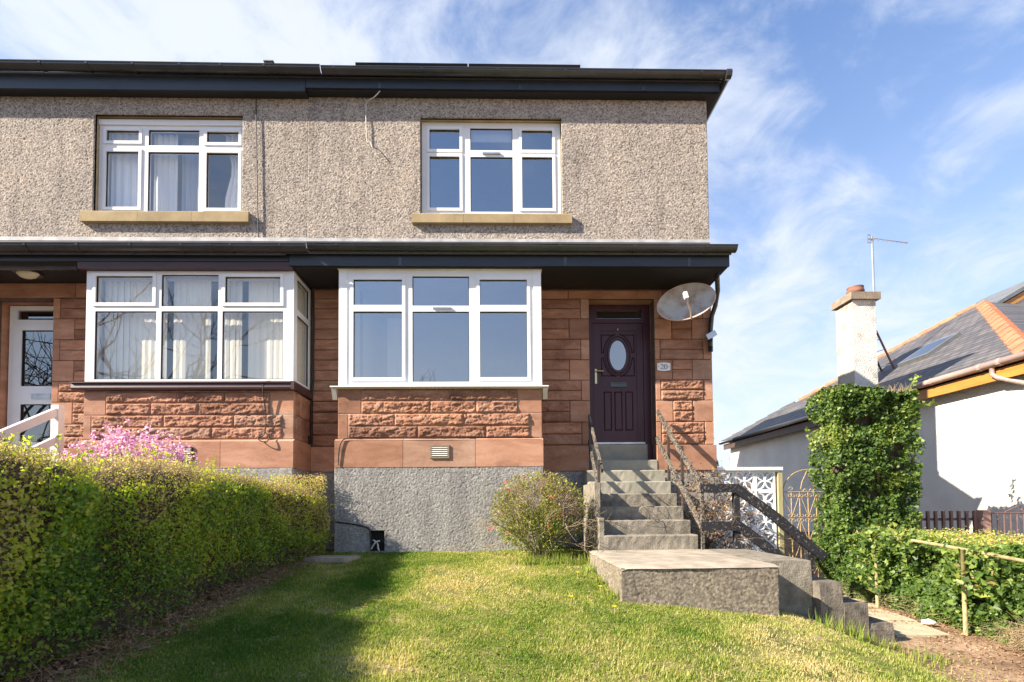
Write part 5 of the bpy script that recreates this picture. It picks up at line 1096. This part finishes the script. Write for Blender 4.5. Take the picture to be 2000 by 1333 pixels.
stuff(tag(obj('lawn_weeds', V, F, MAT['grass'], None, attr=np.repeat(np.clip(0.12 + 0.18*rs.random(len(P)), 0, 1), k)), 'low broad-leaved weeds and clover growing through the lawn', 'weeds'))
nw_ = 2600; Xw = rs.uniform(-2.4, 3.4, nw_); Yw = rs.uniform(2.6, 7.2, nw_); pw = fbm(Xw*1.9, Yw*1.9, 305, 3); kw = (pw > 0.5) & ~((Xw > 1.0) & (Yw > 4.55)); Xw, Yw = Xw[kw], Yw[kw]; P = np.stack([Xw, Yw, G(Xw, Yw) + 0.018], 1); D = np.stack([rs.normal(size=len(Xw)), rs.normal(size=len(Xw)), 0.15*np.abs(rs.normal(size=len(Xw)))], 1); V, F = twigs(P, D, 0.03 + 0.07*rs.random(len(Xw)), 0.0018, rs); stuff(tag(obj('lawn_straw', V, F, MAT['straw'], None), 'dead straw and small twigs lying on the lawn', 'straw'))
# long grass tufts under the quince, by the side steps
def tuft_obj(spots, label, h=0.13, cnt=60):
    Vs = []; A = []; r = np.random.default_rng(int(1000*h)+cnt)
    for (x, y, sp_, hh) in spots:
        for i in range(cnt):
            px, py = x + r.normal()*sp_, y + r.normal()*sp_; z = g1(px, py); a = r.random()*6.28; l = hh*(0.5+0.7*r.random()); w_ = 0.006; le = r.random()*0.6
            Vs += [(px - w_*math.sin(a), py + w_*math.cos(a), z-0.01), (px + w_*math.sin(a), py - w_*math.cos(a), z-0.01), (px + l*le*math.cos(a), py + l*le*math.sin(a), z + l)]; A += [r.uniform(0.15, 0.75)]*3
    o = obj('grass_tuft', Vs, np.arange(len(Vs)).reshape(-1, 3), MAT['grass'], None, attr=A, origin=spots[0][:2] + (g1(*spots[0][:2]),)); return stuff(tag(o, label, 'grass'))
tuft_obj([(0.30+0.12*i, 6.35+0.05*math.sin(i*2), 0.05, 0.15) for i in range(9)], 'long pale grass blades at the foot of the twiggy shrub', 0.15, 45)
tuft_obj([(3.0,4.62,0.08,0.14),(3.12,4.55,0.09,0.16),(3.25,4.6,0.07,0.12),(3.5,4.65,0.08,0.09),(3.7,4.4,0.1,0.08),(3.45,4.2,0.12,0.07)], 'green grass tufts at the foot of the side steps', 0.14, 60)
tuft_obj([(1.03,4.75,0.04,0.12),(1.02,5.3,0.04,0.12),(1.02,5.9,0.05,0.12),(1.1,6.45,0.06,0.10)], 'tall grass along the left side of the landing block', 0.12, 40)
DD = [(0.62,4.60),(0.95,4.95),(0.82,5.55),(0.93,4.25)]
for i, (x, y) in enumerate(DD):
    d = thing('dandelion', ['yellow dandelion in the open lawn, nearest to the camera', 'yellow dandelion close beside the corner of the landing block', 'yellow dandelion farthest back toward the steps', 'yellow dandelion in the lawn just in front of the landing block'][i], 'flower', (x, y, g1(x, y)), 'dandelions in the lawn'); z = g1(x, y)
    Vd = []; Fd = []
    for k in range(14): a = 2*math.pi*k/14; Vd += [(x, y, z+0.058), (x+0.024*math.cos(a-0.2), y+0.024*math.sin(a-0.2), z+0.068), (x+0.024*math.cos(a+0.2), y+0.024*math.sin(a+0.2), z+0.068)]; Fd.append((3*k, 3*k+1, 3*k+2))
    obj('flower_head', Vd, np.array(Fd), MAT['yellow_flower'], d, attr=np.random.default_rng(i).random(len(Vd))); mb = MB(); mb.tube([(x,y,z-0.01),(x+0.005,y,z+0.055)], 0.003, 5); mb.build('stem', MAT['green_wood'], d)

# ---- privet hedge on the left
HD = thing('privet_hedge', 'clipped green privet hedge along the left side of the lawn', 'hedge', (-3.1, 4.6, -0.8))
def hedge_pt(Y, s, rs_):
    """s in 0..1 round the section: right face from the ground, over the top, down the left face"""
    bulge = 0.26*(fbm(Y*1.3, s*2.0, 8, 3)-0.5) + 0.16*(fbm(Y*4, s*8, 9, 3)-0.5) - 0.13*np.exp(-((Y-3.75)/0.22)**2)
    zb_ = G(np.full_like(Y, -2.8), Y) + 0.02 + 0.10*(fbm(Y*2.5, Y*0, 12)-0.3); zt_ = np.interp(Y, [1.5, 2.8, 3.4, 3.75, 4.3, 5.0, 6.2, 7.2], [0.43, 0.40, 0.37, 0.28, 0.37, 0.40, 0.35, 0.27]) + 0.07*(fbm(Y*2.3, Y*0, 14)-0.5)
    Xr = -2.74 + 0.30*sstep(4.6, 7.2, Y) + bulge; Xl = -3.62 - bulge
    X = np.empty_like(Y); Z = np.empty_like(Y); NX = np.empty_like(Y); NZ = np.empty_like(Y)
    a = s < 0.5; u = s/0.5; Z[a] = (zb_ + (zt_-zb_)*u)[a]; rnd = np.clip((u-0.80)/0.20, 0, 1)**2; X[a] = (Xr + 0.05*np.sin(u*3.0) - 0.17*rnd)[a]; NX[a] = (1-0.6*rnd)[a]; NZ[a] = (0.15 + 0.8*rnd)[a]
    b = (s >= 0.5) & (s < 0.85); u = (s-0.5)/0.35; X[b] = (Xr-0.17 + (Xl+0.15-Xr+0.17)*u)[b]; Z[b] = (zt_ + 0.05*np.sin(u*3.14) + bulge*0.5)[b]; NX[b] = 0.1; NZ[b] = 1
    c = s >= 0.85; u = (s-0.85)/0.15; X[c] = Xl[c]; Z[c] = (zt_ - (zt_-zb_)*u)[c]; NX[c] = -1; NZ[c] = 0.2
    return X, Z, NX, NZ
rs = np.random.default_rng(5); n = 92000; Y = 1.55 + 5.68*rs.random(n)**1.05; s = np.where(rs.random(n) < 0.68, rs.random(n)*0.5, rs.uniform(0.5, 1, n))
X, Z, NX, NZ = hedge_pt(Y, s, rs); dep = rs.random(n)**1.7*0.13; P = np.stack([X - NX*dep, Y + 0.02*rs.normal(size=n), Z - NZ*dep*0.7], 1); Nn = np.stack([NX, -0.25+0*NX, NZ], 1)
endm = rs.random(n) < 0.09; P[endm, 1] = 7.20 + 0.04*rs.normal(size=endm.sum()); P[endm, 0] = rs.uniform(-3.5, -2.72, endm.sum()) + 0.28; Nn[endm] = (0.3, 1, 0.2)
hole = fbm(Y*2.2, Z*2.6, 31, 3); thin = (s < 0.5) & ((Z < G(X, Y) + 0.10 + 0.42*np.clip(hole-0.25, 0, 1))); keepp = ~(thin & (rs.random(n) < 0.72)); brown = fbm(Y*1.4+4, Z*1.8, 33, 3)
keepp &= ~((brown > 0.60) & (s < 0.48) & (rs.random(n) < 0.60))
P, Nn, Yk, sk_, Zk, bk = P[keepp], Nn[keepp], Y[keepp], s[keepp], Z[keepp], brown[keepp]; n = len(P)
V, F, k = leaf_cloud(P, Nn, (0.016 + 0.024*rs.random(n)**1.3)*np.where(sk_ > 0.44, 0.62, 1.0)*np.where(Yk < 3.7, 1.15, 0.95), 'oval', rs, 0.3, 0.58)
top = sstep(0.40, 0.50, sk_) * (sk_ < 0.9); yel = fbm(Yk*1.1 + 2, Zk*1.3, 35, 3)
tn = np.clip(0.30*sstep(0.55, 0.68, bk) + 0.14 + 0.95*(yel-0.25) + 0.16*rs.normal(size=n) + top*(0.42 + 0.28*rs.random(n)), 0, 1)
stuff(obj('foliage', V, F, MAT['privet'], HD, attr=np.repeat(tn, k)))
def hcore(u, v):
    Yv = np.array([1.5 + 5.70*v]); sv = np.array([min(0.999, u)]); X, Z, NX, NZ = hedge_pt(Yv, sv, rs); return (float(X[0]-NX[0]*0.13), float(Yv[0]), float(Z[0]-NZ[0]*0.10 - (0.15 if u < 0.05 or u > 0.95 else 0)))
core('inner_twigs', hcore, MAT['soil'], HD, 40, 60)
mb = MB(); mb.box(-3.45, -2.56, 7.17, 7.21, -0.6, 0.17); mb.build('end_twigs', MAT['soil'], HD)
nt_ = 9000; Y = 1.55 + 5.65*rs.random(nt_); s = np.where(rs.random(nt_) < 0.72, rs.random(nt_)*0.5, rs.uniform(0.5, 0.9, nt_)); X, Z, NX, NZ = hedge_pt(Y, s, rs)
P = np.stack([X - NX*0.14, Y, Z - NZ*0.12], 1); D = np.stack([NX*0.8 + 0.4*rs.normal(size=nt_), 0.5*rs.normal(size=nt_), NZ*0.6 + 0.45 + 0.4*rs.normal(size=nt_)], 1); V, F = twigs(P, D, 0.10 + 0.09*rs.random(nt_), 0.0024, rs); stuff(obj('twig_ends', V, F, MAT['twig'], HD))
ns = 420; Y = 1.6 + 5.6*rs.random(ns); s = rs.uniform(0.05, 0.80, ns); X, Z, NX, NZ = hedge_pt(Y, s, rs); P = np.stack([X, Y, Z], 1); D = np.stack([NX*0.6, 0.5*rs.normal(size=ns), NZ*0.8 + 0.3], 1) + 0.25*rs.normal(size=(ns, 3)); D /= np.linalg.norm(D, axis=1, keepdims=True); Ls = 0.05 + 0.11*rs.random(ns); V, F = twigs(P - D*0.05, D, Ls + 0.05, 0.0022, rs); stuff(obj('shoots', V, F, MAT['twig'], HD))
Pl = np.concatenate([P + D*(Ls*t_)[:, None] + 0.008*rs.normal(size=(ns, 3)) for t_ in (0.3, 0.5, 0.7, 0.9, 1.0)]); V, F, k = leaf_cloud(Pl, rs.normal(size=Pl.shape), 0.018 + 0.022*rs.random(len(Pl)), 'oval', rs, 0.3, 0.3); stuff(obj('shoot_leaves', V, F, MAT['privet'], HD, attr=np.repeat(np.clip(0.35 + 0.3*rs.random(len(Pl)), 0, 1), k)))
for k_ in range(15):
    y = 2.0 + 0.37*k_ + random.uniform(-0.08, 0.08); x = -2.95 + random.uniform(-0.12, 0.12); z = g1(x, y); mb = MB(); mb.tube([(x,y,z-0.1),(x+random.uniform(-0.05,0.05),y+0.03,z+0.2),(x+random.uniform(-0.1,0.1),y+random.uniform(-0.1,0.1),z+0.55)], [0.035,0.026,0.014], 7); mb.build('stem', MAT['bark'], HD, True)
# leaf litter and dead twigs under it
nl = 5000; Y = rs.uniform(2.0, 7.2, nl); X = -2.70 + 0.45*rs.random(nl)**1.8 + 0.2*(fbm(Y*1.5, Y*0, 66)-0.5) - 0.3*rs.random(nl); P = np.stack([X, Y, G(X, Y) + 0.008 + 0.02*rs.random(nl)], 1); V, F, k = leaf_cloud(P, np.tile((0, 0, 1.0), (nl, 1)), 0.02 + 0.02*rs.random(nl), 'oval', rs, 0.5, 0.5)
stuff(tag(obj('leaf_litter', V, F, MAT['dry'], None, attr=np.repeat(rs.random(nl)*0.9, k)), 'brown dead leaves on the bare soil under the hedge', 'leaves'))
nd = 1100; Y = rs.uniform(2.0, 7.2, nd); X = -2.8 + 0.45*rs.random(nd); P = np.stack([X, Y, G(X, Y) + 0.01], 1); D = np.stack([rs.normal(size=nd), rs.normal(size=nd), 0.35*np.abs(rs.normal(size=nd))], 1); V, F = twigs(P, D, 0.05 + 0.14*rs.random(nd), 0.0022, rs); stuff(tag(obj('dead_twigs', V, F, MAT['straw'], None), 'dry twigs and straw lying at the foot of the hedge', 'twigs'))

# ---- shrubs built from branching stems
def branches(base, dirs, L, r0, depth, rs_, out, tips, spread=0.5, up=0.15, ratio=0.68):
    for d in dirs:
        p = Vector(base); d = Vector(d).normalized(); pts = [p.copy()]; n_ = 3
        for i in range(n_): d = (d + Vector(rs_.normal(size=3))*0.13 + Vector((0, 0, up*0.2))).normalized(); p = p + d*(L/n_); pts.append(p.copy())
        out.append((pts, r0, r0*0.62)); tips.append((pts[-1], d, depth))
        if depth > 0:
            for q in range(rs_.integers(2, 4)):
                st = pts[rs_.integers(2, n_+1)]; nd_ = (d + Vector(rs_.normal(size=3))*spread).normalized(); branches(st, [nd_], L*ratio*(0.75+0.5*rs_.random()), r0*0.6, depth-1, rs_, out, tips, spread, up, ratio)
def stems_mesh(out, n=4):
    mb = MB()
    for pts, r0, r1 in out: mb.tube(pts, [r0 + (r1-r0)*i/(len(pts)-1) for i in range(len(pts))], n, False)
    return mb
AZ = thing('azalea_bush', 'azalea bush covered in pink flowers behind the hedge', 'bush', (-4.5, 6.25, -0.6)); rs = np.random.default_rng(12)
out, tips = [], []; dirs = [(math.cos(a)*0.9*e, math.sin(a)*0.35*e, 1.0) for a, e in zip(np.linspace(0, 6.28, 15), rs.uniform(0.3, 1.1, 15))]
branches((-4.5, 6.25, -0.45), dirs, 0.62, 0.013, 3, rs, out, tips, 0.55, 0.1, 0.66); stems_mesh(out, 4).build('stem', MAT['bark'], AZ)
tp = np.array([tuple(t[0]) for t in tips if t[2] <= 1]); zmax = 0.93 - 0.55*np.abs((tp[:, 0]+4.55)/0.85)**2.0; ok = (tp[:, 2] > 0.15) & (tp[:, 2] < zmax + 0.12) & (np.abs(tp[:, 0]+4.5) < 0.85); tp = tp[ok]
ex = np.stack([rs.uniform(-5.20, -3.60, 520), rs.uniform(5.95, 6.55, 520), np.zeros(520)], 1); ex[:, 2] = 0.92 - 0.55*np.abs((ex[:, 0]+4.50)/0.88)**2.2 - 0.55*rs.random(520)**1.6 + 0.05*rs.normal(size=520); tp = np.concatenate([tp + np.array([0.1, 0, 0]), ex]); tp = tp[tp[:, 2] > 0.2]
Pf = np.repeat(tp, 7, 0) + rs.normal(size=(len(tp)*7, 3))*0.018; V, F, k = leaf_cloud(Pf, rs.normal(size=Pf.shape), 0.034 + 0.012*rs.random(len(Pf)), 'oval', rs, 0.5, 0.3); stuff(obj('flowers', V, F, MAT['petal'], AZ, attr=np.repeat(rs.random(len(Pf)), k)))
QU = thing('quince_bush', 'round twiggy quince bush with a few red flowers against the bay', 'bush', (0.50, 6.72, -0.66)); rs = np.random.default_rng(14)
out, tips = [], []; dirs = [(math.cos(a)*e - 0.1, math.sin(a)*e*0.7, 1.0) for a, e in zip(np.linspace(0, 12.56, 30), rs.uniform(0.1, 1.5, 30))]
branches((0.50, 6.72, -0.70), dirs, 0.52, 0.010, 3, rs, out, tips, 0.42, 0.12, 0.62); stems_mesh(out, 4).build('stem', MAT['twig'], QU)
n = 8000; u = rs.normal(size=(n, 3)); u /= np.linalg.norm(u, axis=1, keepdims=True); rr = rs.random(n)**0.45; P = np.stack([0.50 + u[:, 0]*0.62*rr, 6.70 + u[:, 1]*0.45*rr, -0.07 + u[:, 2]*0.56*rr], 1)
lump = fbm(P[:, 0]*5, P[:, 2]*5, 17, 3); P = P[(lump + 0.25*rs.random(n) > 0.45) & (P[:, 2] > -0.62) & (P[:, 1] < 7.25)]; P[:, 0] = 0.5 + (P[:, 0]-0.5)*1.05; n = len(P); V, F, k = leaf_cloud(P, P - np.array([0.5, 6.7, -0.1]), 0.020 + 0.026*rs.random(n), 'oval', rs, 0.35, 0.35)
stuff(obj('foliage', V, F, MAT['quince'], QU, attr=np.repeat(np.clip(0.32 + 0.6*rs.random(n) + 0.4*(P[:, 2]+0.1), 0, 1), k)))
nq = 2000; u = rs.normal(size=(nq, 3)); u /= np.linalg.norm(u, axis=1, keepdims=True); u[:, 2] = np.abs(u[:, 2])*0.9 + 0.05*u[:, 2]; P = np.stack([0.50 + u[:, 0]*0.55, 6.70 + u[:, 1]*0.40, -0.13 + u[:, 2]*0.52], 1)*1.0; P = P - 0.0; D = u + 0.4*rs.normal(size=(nq, 3)); V, F = twigs(P - u*0.12*rs.random((nq, 1)), D, 0.05 + 0.10*rs.random(nq), 0.0022, rs); V[:, 1] = np.minimum(V[:, 1], 7.27); stuff(obj('twig_ends', V, F, MAT['twig'], QU))
fl = np.array([(0.06,6.38,0.30),(0.10,6.36,0.20),(0.62,6.25,0.12),(-0.12,6.35,-0.27),(0.08,6.26,-0.33),(0.72,6.28,-0.12),(0.58,6.24,-0.25),(0.30,6.30,0.36),(0.88,6.40,-0.08)]); Pf = np.repeat(fl, 9, 0) + rs.normal(size=(81, 3))*0.014; V, F, k = leaf_cloud(Pf, rs.normal(size=Pf.shape), 0.020, 'oval', rs, 0.5, 0.3); stuff(obj('flowers', V, F, MAT['red_flower'], QU, attr=np.repeat(rs.random(81), k)))
# dry climber on the screen wall
CL = thing('dry_climber', 'leafless brown climbing shrub between the steps and screen wall', 'climber', (2.9, 7.3, -0.6)); rs = np.random.default_rng(15)
out, tips = [], []; branches((2.72, 7.0, -0.95), [(rs.normal()*0.5, rs.normal()*0.35+0.1, 1) for _ in range(9)], 0.62, 0.014, 3, rs, out, tips, 0.55, 0.05, 0.68); stems_mesh(out, 4).build('stem', MAT['bark'], CL)
n = 5200; P = np.stack([rs.uniform(2.60, 3.62, n), rs.uniform(6.8, 7.9, n), rs.uniform(-0.95, 0.62, n)], 1); hgt = 0.62 - 0.55*np.abs((P[:, 0]-2.75)/0.8)**1.5; lump = fbm(P[:, 0]*5, P[:, 2]*5+P[:, 1], 19, 3); P = P[(P[:, 2] < hgt) & (lump > 0.47) & (P[:, 2] > -0.9) & (P[:, 1] > 6.7)]; n = len(P)
V, F, k = leaf_cloud(P, rs.normal(size=P.shape), 0.028 + 0.024*rs.random(n), 'oval', rs, 0.7, 0.3); stuff(obj('dead_leaves', V, F, MAT['dry'], CL, attr=np.repeat(rs.random(n), k)))
nq = 700; P = np.stack([rs.uniform(2.62, 3.5, nq), rs.uniform(6.8, 7.9, nq), rs.uniform(-0.95, 0.45, nq)], 1); D = rs.normal(size=(nq, 3)); V, F = twigs(P, D, 0.08 + 0.14*rs.random(nq), 0.003, rs); stuff(obj('twig_ends', V, F, MAT['twig'], CL))

# ---- ivy: clipped column beside the gate and low hedge along the path
def ivy_mass(T, faces, n, rs_, size, seed, core_boxes):
    Ps, Ns = [], []
    areas = [f[4] for f in faces]; tot = sum(areas)
    for (p0, du_, dv_, nn, ar) in faces:
        m_ = int(n*ar/tot); u, v = rs_.random(m_), rs_.random(m_); p0, du_, dv_, nn = map(np.array, (p0, du_, dv_, nn)); P = p0 + u[:, None]*du_ + v[:, None]*dv_
        b = 0.26*(fbm(P[:, 0]*1.9 + P[:, 1]*1.3, P[:, 2]*1.7, seed, 3)-0.5) + 0.20*(fbm(P[:, 0]*6 + P[:, 1]*5, P[:, 2]*6, seed+4, 3)-0.5); dep = rs_.random(m_)**2*0.12
        Ps.append(P + nn*(b-dep)[:, None]); Ns.append(np.tile(nn*0.7 + np.array((-0.1, -0.1, 0.35)), (m_, 1)))
    P = np.concatenate(Ps); Nn = np.concatenate(Ns); m_ = len(P); gap = fbm(P[:, 0]*4 + P[:, 1]*3, P[:, 2]*4, seed+8, 3); kp = gap < 0.72; P, Nn = P[kp], Nn[kp]; m_ = len(P)
    V, F, k = leaf_cloud(P, Nn, size*(0.6 + 0.75*rs_.random(m_)), 'ivy', rs_, 0.2, 0.52); yv = fbm(P[:, 0]*3, P[:, 2]*3, seed+11, 3)
    stuff(obj('foliage', V, F, MAT['ivy'], T, attr=np.repeat(np.clip(0.10 + 0.8*(yv-0.2) + 0.2*rs_.normal(size=m_), 0, 1), k)))
    mb = MB()
    for c in core_boxes: mb.box(*c)
    return P
rs = np.random.default_rng(33)
IV = thing('ivy_column', 'tall clipped column of ivy beside the iron gate', 'ivy', (5.5, 7.7, -1.3)); xi0, xi1, yi0, yi1, zi = 4.92, 6.16, 7.35, 7.98, 1.66
P = ivy_mass(IV, [((xi0,yi0,-1.2),(xi1-xi0,0,0),(0,0,zi+1.2),(0,-1,0),4.4),((xi0,yi0,-1.2),(0,yi1-yi0,0),(0,0,zi+1.2),(-1,0,0),1.9),((xi1,yi0,-1.2),(0,yi1-yi0,0),(0,0,zi+1.2),(1,0,0),1.3),((xi0,yi0,zi),(xi1-xi0,0,0),(0,yi1-yi0,0),(0,0,1),1.5)], 24000, rs, 0.050, 100, [])
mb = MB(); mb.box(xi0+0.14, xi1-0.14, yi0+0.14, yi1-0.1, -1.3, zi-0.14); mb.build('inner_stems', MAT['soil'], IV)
nq = 260; u = rs.random(nq); P = np.stack([xi0 + (xi1-xi0)*u, rs.uniform(yi0, yi1, nq), np.full(nq, zi-0.02)], 1); D = np.stack([0.4*rs.normal(size=nq), 0.3*rs.normal(size=nq), np.ones(nq)], 1); V, F = twigs(P, D, 0.06 + 0.10*rs.random(nq), 0.004, rs); stuff(obj('shoots', V, F, MAT['twig'], IV))
sh = np.concatenate([np.array([(6.20+0.02*i, 7.6, zi + 0.02 + 0.035*i) for i in range(8)]), np.array([(6.25+0.05*i, 7.55, 1.46 + 0.008*i) for i in range(8)]), np.array([(4.66-0.02*i, 7.5, 0.98+0.03*i) for i in range(5)])]); Pf = np.repeat(sh, 4, 0) + rs.normal(size=(len(sh)*4, 3))*0.022; V, F, k = leaf_cloud(Pf, rs.normal(size=Pf.shape), 0.055, 'ivy', rs); stuff(obj('trailing_shoots', V, F, MAT['ivy'], IV, attr=np.repeat(0.5+0.4*rs.random(len(Pf)), k)))
IH = thing('ivy_hedge', 'low sprawling ivy hedge behind the yellow handrail', 'hedge', (5.5, 5.4, -1.3))
P = ivy_mass(IH, [((4.76,3.2,-1.38),(0.10,4.2,0.03),(0.10,0,0.85),(-1,-0.15,0.25),5.2),((4.80,3.2,-0.64),(0.08,4.2,0.22),(0.35,0,0.08),(-0.4,0,1),2.2),((5.05,3.3,-0.66),(0.05,4.1,0.20),(1.75,0,0.0),(0,0,1),2.2)], 38000, rs, 0.050, 140, [])
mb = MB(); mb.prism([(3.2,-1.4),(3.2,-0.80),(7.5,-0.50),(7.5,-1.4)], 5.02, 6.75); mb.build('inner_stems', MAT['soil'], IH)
n = 9000; P = np.stack([rs.uniform(5.05, 6.85, n), rs.uniform(3.3, 7.45, n), np.zeros(n)], 1); P[:, 2] = -0.60 + 0.045*(P[:, 1]-3.3) + 0.03*rs.normal(size=n) + 0.10*(fbm(P[:, 0]*2, P[:, 1]*2, 155, 3)-0.5); V, F, k = leaf_cloud(P, np.tile((-0.3, -0.2, 1.0), (n, 1)), 0.024 + 0.012*rs.random(n), 'oval', rs, 0.3, 0.4); stuff(obj('clipped_top', V, F, MAT['privet'], IH, attr=np.repeat(np.where(rs.random(n) < 0.5, 0.90 + 0.1*rs.random(n), np.where(rs.random(n) < 0.6, 0.15 + 0.2*rs.random(n), 0.5 + 0.25*rs.random(n))), k)))
spr = np.concatenate([np.stack([4.70 + 0.05*rs.normal(size=340), rs.uniform(5.75, 6.6, 340), -0.44 + 0.07*rs.normal(size=340)], 1), np.stack([4.68 + 0.05*rs.normal(size=110), 5.02 + 0.16*rs.normal(size=110), -0.54 + 0.07*rs.normal(size=110)], 1), np.stack([4.66 + 0.05*rs.normal(size=160), rs.uniform(4.7, 5.3, 160), -0.80 + 0.10*rs.normal(size=160)], 1), np.stack([4.72 + 0.05*rs.normal(size=260), rs.uniform(6.2, 6.6, 260), rs.uniform(-1.1, -0.5, 260)], 1)]); V, F, k = leaf_cloud(spr, np.tile((-0.6, -0.5, 0.6), (len(spr), 1)), 0.05 + 0.03*rs.random(len(spr)), 'ivy', rs, 0.2, 0.5); stuff(obj('stray_shoots', V, F, MAT['ivy'], IH, attr=np.repeat(np.clip(0.4+0.3*rs.normal(size=len(spr)), 0, 1), k)))
nq = 1500; Y = rs.uniform(3.3, 7.3, nq); P = np.stack([4.93 + 0.10*rs.normal(size=nq), Y, rs.uniform(-1.34, -1.12, nq)], 1); D = np.stack([-0.6 + 0.6*rs.normal(size=nq), 0.7*rs.normal(size=nq), 0.3*rs.normal(size=nq)], 1); V, F = twigs(P, D, 0.06 + 0.12*rs.random(nq), 0.003, rs); stuff(obj('dead_stems', V, F, MAT['twig'], IH))
SWD = thing('straw_clump', 'pale dry grass clump at the foot of the ivy hedge', 'dry grass', (4.75, 4.3, -1.35)); nq = 1400; P = np.stack([4.82 + 0.10*rs.normal(size=nq), 4.35 + 0.17*rs.normal(size=nq), -1.32 + 0.22*rs.random(nq)], 1); D = np.stack([-0.8 + 0.5*rs.normal(size=nq), -0.3 + 0.6*rs.normal(size=nq), -0.25 + 0.5*rs.normal(size=nq)], 1); V, F = twigs(P, D, 0.10 + 0.18*rs.random(nq), 0.0025, rs); stuff(obj('blades', V, F, MAT['straw'], SWD))
n = 5200; X = rs.uniform(3.3, 4.95, n); Y = rs.uniform(3.0, 6.4, n); kk = (X > 4.35 + 0.3*rs.normal(size=n)) | (rs.random(n) < 0.25); X, Y = X[kk], Y[kk]; n = len(X); kk = ~((Y > 4.8) & (X < 4.03)); X, Y = X[kk], Y[kk]; n = len(X); P = np.stack([X, Y, G(X, Y) + 0.012], 1); V, F, k = leaf_cloud(P, np.tile((0, 0, 1.0), (n, 1)), 0.014 + 0.022*rs.random(n), 'oval', rs, 0.4, 0.6); stuff(tag(obj('leaf_litter', V, F, MAT['dry'], None, attr=np.repeat(rs.random(n), k)), 'dry leaves scattered along the path below the ivy', 'leaves'))

# ---- trees: one far conifer in the gap, bare trees across the road (seen in the panes)
rs = np.random.default_rng(51)
FC = thing('conifer', 'dark conifer seen in the gap beside the house corner', 'tree', (11.0, 27.0, -1.0)); mb = MB(); mb.tube([(11.0,27,-1.5),(11.0,27,3.4)], [0.14,0.03], 7); mb.build('trunk', MAT['bark'], FC)
n = 5000; h = rs.random(n)**0.8; a = rs.random(n)*6.28; rad = 1.15*(1-h)**0.7*(0.45+0.55*rs.random(n)) + 0.05; P = np.stack([11.0 + rad*np.cos(a), 27 + rad*np.sin(a), -0.9 + 4.5*h], 1); V, F, k = leaf_cloud(P, np.stack([np.cos(a), np.sin(a), 0.3+0*a], 1), 0.16, 'oval', rs); stuff(obj('crown', V, F, MAT['fir'], FC, attr=np.repeat(rs.random(n), k)))
GB = thing('garden_bush', 'pale budding bush behind the screen block wall', 'bush', (11.6, 25.0, -1.0)); out, tips = [], []; branches((11.7, 25.0, -1.2), [(rs.normal()*0.5, rs.normal()*0.4, 1) for _ in range(8)], 1.3, 0.04, 3, rs, out, tips, 0.5, 0.1, 0.66); stems_mesh(out, 4).build('stem', MAT['twig'], GB)
n = 2500; P = np.stack([11.7 + 0.8*rs.normal(size=n), 25 + 0.5*rs.normal(size=n), 0.4 + 0.75*rs.normal(size=n)], 1); V, F, k = leaf_cloud(P, rs.normal(size=P.shape), 0.08, 'oval', rs); stuff(obj('foliage', V, F, MAT['quince'], GB, attr=np.repeat(rs.random(n), k)))
def bare_tree(x, y, h, seed, label, sp_=0.45):
    r = np.random.default_rng(seed); z0 = g1(x, y); T = thing('bare_tree', label, 'tree', (x, y, z0), 'bare trees across the road'); out, tips = [], []
    mb = MB(); mb.tube([(x,y,z0-0.3),(x+0.1,y,z0+h*0.14),(x-0.05,y+0.1,z0+h*0.30)], [h*0.030,h*0.024,h*0.020], 8, False); mb.build('trunk', MAT['bark'], T, True)
    branches((x-0.05, y+0.1, z0+h*0.29), [(r.normal()*0.7, r.normal()*0.7, 1.0) for _ in range(5)], h*0.30, h*0.013, 5, r, out, tips, sp_, 0.25, 0.70); stems_mesh(out, 3).build('crown', MAT['bark'], T)
bare_tree(-17.0, -10.5, 13.0, 61, 'large bare tree mirrored in the left-hand bay window'); bare_tree(-24.0, -9.0, 12.0, 62, 'bare tree mirrored in the white glazed door'); bare_tree(-9.5, -44.0, 15.5, 63, 'distant bare tree mirrored low in the middle bay window', 0.5); bare_tree(-14.5, -47.0, 14.5, 64, 'distant bare tree mirrored in the left pane of the middle bay', 0.5)
